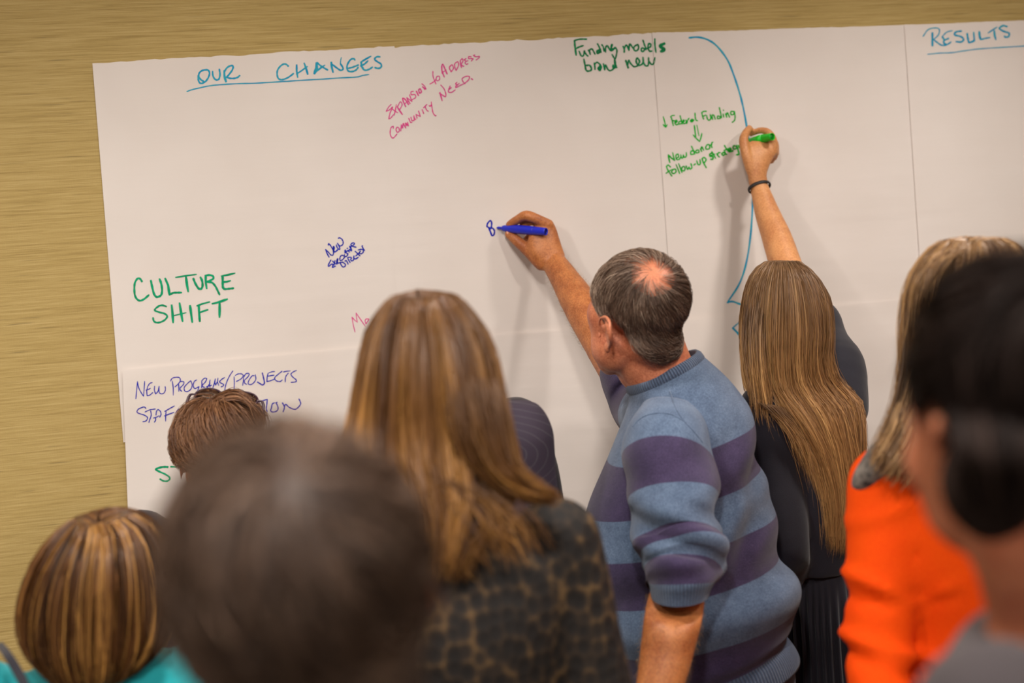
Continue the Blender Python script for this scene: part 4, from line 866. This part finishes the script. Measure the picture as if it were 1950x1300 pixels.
# stray hairs
FL = [RG((1600, 760), (1630, 770), 2.9, .02), RG((1625, 820), (1646, 820), 2.9, .02), RG((1632, 880), (1649, 870), 2.9, .02), RG((1630, 960), (1642, 960), 2.9, .02)]
env_hair(FL, 60, 16, .0004, MT['h_girl'], girl, name='hair_lock', seed=13, wob=.5, shell=False, depth=(.3, 1.1), frizz=.004, vend=(.5, 1))
FL = [RG((1440, 765), (1500, 775), 2.84, .02), RG((1470, 790), (1540, 830), 2.835, .02), RG((1500, 830), (1560, 900), 2.83, .02), RG((1530, 900), (1570, 980), 2.83, .02)]
env_hair(FL, 420, 16, .0004, MT['h_girl'], girl, name='hair_lock', seed=14, wob=.4, shell=False, depth=(.1, 1.1), frizz=.008, vend=(.5, 1))
marker('green plastic marker held high by the woman in navy', Q(1414, 273, .0075), Q(1471, 260, .112), 0, ('greenp', 'greenp2', 'greenp'), .0105)
# ---- the other people ---------------------------------------------------------------------------
def zfix(p, z): return A(p[0], p[1], z)
# woman with long golden-brown hair, patterned lace top (centre)
H = P(814, 716, 2.03); nb = P(862, 1005, 2.0); hip = zfix(nb, nb[2]-.52)
r3, HM, BM, arms, _, _ = person('woman with long golden brown hair and black and gold patterned top', H, 12, 4, -2, 8, nb, hip, sw=.16, hs=.9, skin='skin_f', top='lace', bottom='dark', topname='patterned_top', wr=(.003, 26), ww=1)
R = [line_ring((792, 551), 2.06, (806, 588), 1.915), RG((752, 562), (862, 560), 2.0, .06), RG((722, 592), (896, 590), 2.0, .09), RG((697, 640), (932, 645), 2.0, .108), RG((682, 720), (954, 735), 1.99, .112), RG((670, 790), (972, 815), 1.98, .10), RG((664, 850), (986, 885), 1.96, .09), RG((690, 905), (985, 935), 1.94, .08), RG((735, 965), (950, 985), 1.915, .06), RG((762, 1030), (915, 1040), 1.90, .05), RG((790, 1090), (880, 1105), 1.89, .035)]
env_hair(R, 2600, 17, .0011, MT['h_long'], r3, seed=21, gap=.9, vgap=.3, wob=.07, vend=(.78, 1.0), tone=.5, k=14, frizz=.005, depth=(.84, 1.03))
def lock(parent, mat, rings, n, seed, width=.0009, m=13, **k):
    kw = dict(v0=.35, wob=.25, vend=(.6, 1.0), shell=False, tone=.4, depth=(.15, 1.05), frizz=.004); kw.update(k)
    return env_hair(rings, n, m, width, mat, parent, name='hair_lock', seed=seed, **kw)
lock(r3, MT['h_long'], [RG((840, 700), (960, 720), 1.90, .03), RG((850, 790), (975, 800), 1.885, .03), RG((875, 860), (990, 870), 1.88, .03), RG((915, 905), (1010, 900), 1.88, .028), RG((968, 940), (1036, 922), 1.885, .024), RG((1018, 955), (1056, 934), 1.89, .02), RG((1056, 962), (1072, 944), 1.90, .008)], 900, 22)
lock(r3, MT['h_long'], [RG((780, 900), (900, 900), 1.88, .02), RG((830, 960), (980, 950), 1.875, .02), RG((870, 1030), (1030, 1000), 1.87, .02), RG((920, 1110), (1060, 1060), 1.87, .015)], 200, 23, width=.0008, depth=(.0, 1.1))
# short-haired reddish head with glasses pushed up
H = P(412, 872, 2.78); nb = P(418, 975, 2.80); hip = zfix(nb, nb[2]-.46)
r6, HM, BM, arms, _, _ = person('woman with short reddish brown hair and glasses pushed up on her head', H, -8, -6, 3, -8, nb, hip, sw=.165, skin='skin_m', top='dark', topname='jacket', ww=4, bodyscale=.9, hs=.93)
def tone_r(d): return .5+.25*wavy(d, 16, 9)+.15*d[..., 2]
short_hair(H, HM, .93, 5500, 6, .07, .0005, MT['h_red'], r6, nz(A(.1, -.2, .9)), .017, None, None, 31, tone_r, base=.008, mess=.13)
R = [RG((372, 770), (490, 800), 2.78, .05), RG((385, 755), (480, 765), 2.78, .045), RG((400, 748), (465, 752), 2.78, .035), RG((425, 744), (450, 746), 2.78, .02)]
lock(r6, MT['h_red'], [RG((335, 840), (385, 790), 2.74, .03), RG((370, 790), (430, 770), 2.76, .04), RG((415, 752), (470, 760), 2.77, .04), RG((455, 745), (505, 790), 2.76, .03), RG((490, 785), (505, 830), 2.75, .02)], 1300, 32, width=.0007, depth=(.3, 1.1), vend=(.5, 1))
# her glasses: two rims, lenses, temples
gl = thing('glasses', 'dark framed glasses resting on top of the reddish brown hair', 'glasses', tuple(H+UP*.13))
gc = P(431, 757, 2.765); gx_ = nz(RC*math.cos(.1)-UC*math.sin(.1)); gf = nz(FH*.75+UP*.66); gf = nz(gf-gx_*(gf@gx_)); gu = nz(np.cross(gx_, gf))
for sg in (-1, 1):
    th = np.linspace(0, 2*math.pi, 33)[:-1]; c0 = gc+gx_*sg*.034
    path = c0+np.cos(th)[:, None]*gx_*.027+np.sin(th)[:, None]*gf*.019
    torus('rim', path, .0019, MT['frame'], gl)
    a = Acc(); a.loft([(c0-gu*.0006, gx_*.0255, gf*.0175), (c0+gu*.0006, gx_*.0255, gf*.0175)], nu=28, nv=2); obj('lens', np.vstack(a.V), a.F, None, gl)
    a = Acc(); q0 = c0+gx_*sg*.027; a.tube([q0, q0+gx_*sg*.012-gu*.004-gf*.004, q0+gx_*sg*.014-gf*.05-gu*.03, q0+gx_*sg*.012-gf*.06-gu*.09], [.0026, .003, .0022, .002], nu=10, nv=30)
    obj('temple', np.vstack(a.V), a.F, MT['frame'], gl)
a = Acc(); a.tube([gc-gx_*.009, gc+gu*.002+gf*.003, gc+gx_*.009], [.002, .002, .002], nu=8, nv=12); obj('bridge', np.vstack(a.V), a.F, MT['frame'], gl)
k = N('lens_glass'); k.b.inputs['Transmission Weight'].default_value = 1; k.b.inputs['Roughness'].default_value = .02; k.b.inputs['IOR'].default_value = 1.45; k.b.inputs['Base Color'].default_value = (1, 1, 1, 1)
for o in gl.children:
    if o.name.startswith('lens'): o.data.materials.append(k.m)
a = Acc(); a.tube([P(321, 1052, 2.62), P(318, 1062, 2.61), P(317, 1072, 2.61)], [.003, .004, .003], nu=8, nv=12); obj('earring', np.vstack(a.V), a.F, MT['gold'], r6)
# person in pinstripes behind the long-haired woman
H = P(812, 700, 2.72); nb = P(848, 800, 2.72); hip = zfix(nb, nb[2]-.5)
r7, HM, BM, arms, _, _ = person('person in dark pinstriped jacket behind the long golden brown hair', H, 5, 0, 0, 2, nb, hip, sw=.15, hs=.85, top='dark', topname='jacket', ww=9, sleeve=True)
short_hair(H, HM, .85, 800, 4, .05, .0008, MT['h_near'], r7, nz(A(0, -.4, .9)), .012, None, None, 33)
# its near shoulder in shiny pinstriped cloth with an edge seam
VR = [(988, 764, 20, .020), (990, 772, 36, .05), (988, 792, 54, .07), (984, 820, 69, .085), (982, 850, 74, .09), (982, 890, 76, .09), (986, 940, 78, .088), (996, 1000, 80, .085), (1010, 1080, 76, .07)]
RR = [RG((x-w, y), (x+w, y), 2.60, t) for x, y, w, t in VR]
V, F, G = loft(RR, 90, 90, 2.2)
o = obj('shoulder_panel', V, F, MT['pin'], r7)
uv = o.data.uv_layers.new(name='UVMap'); vi = np.empty(len(o.data.loops), int); o.data.loops.foreach_get('vertex_index', vi)
uu = np.stack([(V-P(950, 860, 2.6))@RC*3.2, (V-P(950, 860, 2.6))@UC*3.2], 1); uv.data.foreach_set('uv', uu[vi].ravel())
# bob with highlights, teal top
H = P(188, 1134, 2.15); nb = P(188, 1262, 2.17); hip = zfix(nb, nb[2]-.42)
r5, HM, BM, arms, _, _ = person('woman with highlighted brown bob and teal top', H, -6, 0, 0, -4, nb, hip, sw=.185, skin='skin_f', top='teal', topname='teal_top', ww=5, wr=(.004, 16), bodyscale=.95, hs=.95)
R = [line_ring((188, 974), 2.2, (186, 1024), 2.065), RG((150, 984), (240, 978), 2.15, .06), RG((114, 1008), (284, 998), 2.15, .09), RG((76, 1056), (310, 1040), 2.15, .11), RG((52, 1112), (324, 1095), 2.15, .118), RG((44, 1165), (327, 1148), 2.15, .118), RG((50, 1212), (320, 1198), 2.145, .112), RG((75, 1252), (300, 1240), 2.14, .10), RG((108, 1280), (268, 1270), 2.135, .085), RG((140, 1290), (235, 1284), 2.13, .07)]
def tones5(u): return np.clip(.33+.14*np.sin(u*9+1)+.12*np.sin(u*23+2)+.16*np.sin(u*41)*np.sin(u*5)+.55*np.exp(-((u-1.2)/.09)**2)+.45*np.exp(-((u-1.75)/.05)**2)+.3*np.exp(-((u-.5)/.1)**2), 0, 1)
env_hair(R, 2200, 14, .0011, MT['h_bob'], r5, seed=41, gap=.9, vgap=.35, wob=.05, vend=(.88, 1.0), tones=tones5, k=20, frizz=.0025, depth=(.86, 1.02))
st = [RG((2, 1238), (14, 1234), 2.1, .01), RG((22, 1268), (36, 1262), 2.04, .01), RG((45, 1310), (62, 1305), 2.0, .01), RG((70, 1360), (88, 1356), 1.99, .01)]
V, F, G = loft([RG((-8, 1228), (4, 1222), 2.14, .005), RG((4, 1246), (20, 1240), 2.06, .005), RG((24, 1280), (42, 1274), 2.03, .005), RG((48, 1330), (66, 1326), 2.0, .005), RG((70, 1400), (88, 1396), 1.99, .005)], 12, 30); obj('bag_strap', V, F, MT['navy'], r5)
# woman in orange
H = P(1846, 630, 2.28); nb = P(1800, 820, 2.30); hip = zfix(nb, nb[2]-.52)
r8, HM, BM, arms, _, orange = person('woman with light golden hair in bright orange top', H, 8, 0, -3, 2, nb+RC*.02, hip, sw=.165, skin='skin_f', top='orange', topname='orange_top', ww=6, hs=.95, wr=(.0025, 11), armL=(P(1690, 945, 2.27), P(1672, 1230, 2.22), P(1690, 1440, 2.1)))
v = verts(orange); q = v-P(1680, 1100, 2.2); x = q@RC; y = q@UC; am = np.exp(-(x/.10)**4)
f = .009*np.exp(-((y-.0+.02*np.sin(x*30)+.018)/.010)**2)-.008*np.exp(-((y+.034)/.012)**2)+.012*np.exp(-((y+.108+x*.3)/.012)**2)-.009*np.exp(-((y+.13+x*.3)/.014)**2)+.004*np.exp(-((y-.095-x*.4)/.012)**2)
setv(orange, v+normals(orange)*(f*am)[:, None])
R = [line_ring((1842, 450), 2.34, (1852, 500), 2.19), RG((1796, 460), (1905, 452), 2.28, .06), RG((1762, 490), (1942, 480), 2.28, .09), RG((1735, 545), (1962, 540), 2.28, .108), RG((1726, 620), (1968, 620), 2.28, .112), RG((1722, 700), (1968, 700), 2.27, .10), RG((1706, 775), (1960, 780), 2.25, .085), RG((1680, 835), (1900, 850), 2.22, .07), RG((1655, 885), (1840, 900), 2.19, .05)]
env_hair(R, 1800, 15, .0011, MT['h_light'], r8, seed=51, gap=.9, vgap=.35, wob=.07, vend=(.86, 1.0), tone=.5, k=14, frizz=.005, depth=(.86, 1.03))
lock(r8, MT['h_light'], [RG((1770, 480), (1850, 462), 2.22, .03), RG((1745, 520), (1800, 500), 2.2, .03), RG((1728, 600), (1765, 590), 2.2, .03), RG((1722, 700), (1760, 700), 2.2, .02)], 300, 52)
lock(r8, MT['h_light'], [RG((1712, 760), (1790, 800), 2.2, .03), RG((1690, 820), (1760, 850), 2.18, .03), RG((1665, 860), (1745, 900), 2.17, .03), RG((1648, 895), (1725, 940), 2.17, .02)], 350, 53)
sc = []
V, F, G = loft(tube([P(1640, 935, 2.27), P(1648, 915, 2.25), P(1664, 893, 2.24), P(1690, 868, 2.24), P(1730, 850, 2.26)], [.015, .022, .026, .03, .03]), 30, 60)
o = obj('scarf', V, F, MT['white'], r8); wrinkle(o, .006, 90, 3)
# near dark-haired person with a low bun (right edge)
H = P(1918, 800, 1.15); nb = P(2040, 1190, 1.17); hip = zfix(nb, nb[2]-.5)
r9, HM, BM, arms, _, _ = person('person with dark hair in low bun and charcoal top close to the camera', H, -4, -4, 2, -38, nb, hip, sw=.18, skin='skin_m', top='grey', topname='top', ww=7, wr=(.002, 14))
def tone_k(d): return .35+.2*wavy(d, 9, 10)+.15*d[..., 2]
short_hair(H, HM, 1, 2200, 6, .09, .001, MT['h_black'], r9, nz(A(0, .75, .6)), .016, None, None, 61, tone_k, base=.006, mess=.05)
bc = P(1922, 915, 1.11); a = Acc(); a.ell(bc, (.052, .042, .048), None, 20)
g = np.random.default_rng(5); n = 900; dd = nz(g.normal(size=(n, 3))); axb = nz(HM@A(0, -1, -.3)); L = []
for i in range(12):
    L.append(bc+dd*A(.054, .044, .050)); dd = nz(dd+.16*nz(np.cross(axb, dd)))
shv = np.vstack(a.V)
strands('hair_bun', np.stack(L, 1), np.full(n, .0008), MT['h_black'], r9, [(shv, a.F, np.full(len(shv), .15), np.zeros(len(shv)))], None, 6)
lock(r9, MT['h_black'], [RG((1815, 690), (1990, 680), 1.115, .03), RG((1812, 780), (1990, 770), 1.085, .035), RG((1825, 860), (1985, 850), 1.065, .035), RG((1840, 930), (1985, 925), 1.075, .03), RG((1860, 980), (1975, 975), 1.08, .02)], 900, 63, wob=.08, vend=(.8, 1), depth=(.6, 1.05))
# very near head with short dark hair (bottom left)
H = P(585, 1166, .96); nb = P(600, 1530, .98); hip = zfix(nb, nb[2]-.52)
r4, HM, BM, arms, _, _ = person('person with short dark brown hair nearest to the camera, seen from behind', H, 4, 0, -6, 4, nb, hip, sw=.19, skin='skin_m', top='dark', topname='shirt', ww=8, wr=(.002, 14), ears=(1.15, 1.2, 1.1, 1), hs=.97)
HLZ[4] = .022; HLZ[5] = .044; HLZ[6] = .01
def tone_n(d): return .38+.22*wavy(d, 19, 7)+.25*np.clip(d[..., 2], -.5, 1)-.2*np.clip(-d[..., 1], 0, 1)*np.clip(d[..., 2]-.1, 0, 1)+.45*np.exp(-(((d@nz(A(.25, -1, -.12)))-1)/.05)**2)  # last term paints the lit patch at the nape into the strand tone
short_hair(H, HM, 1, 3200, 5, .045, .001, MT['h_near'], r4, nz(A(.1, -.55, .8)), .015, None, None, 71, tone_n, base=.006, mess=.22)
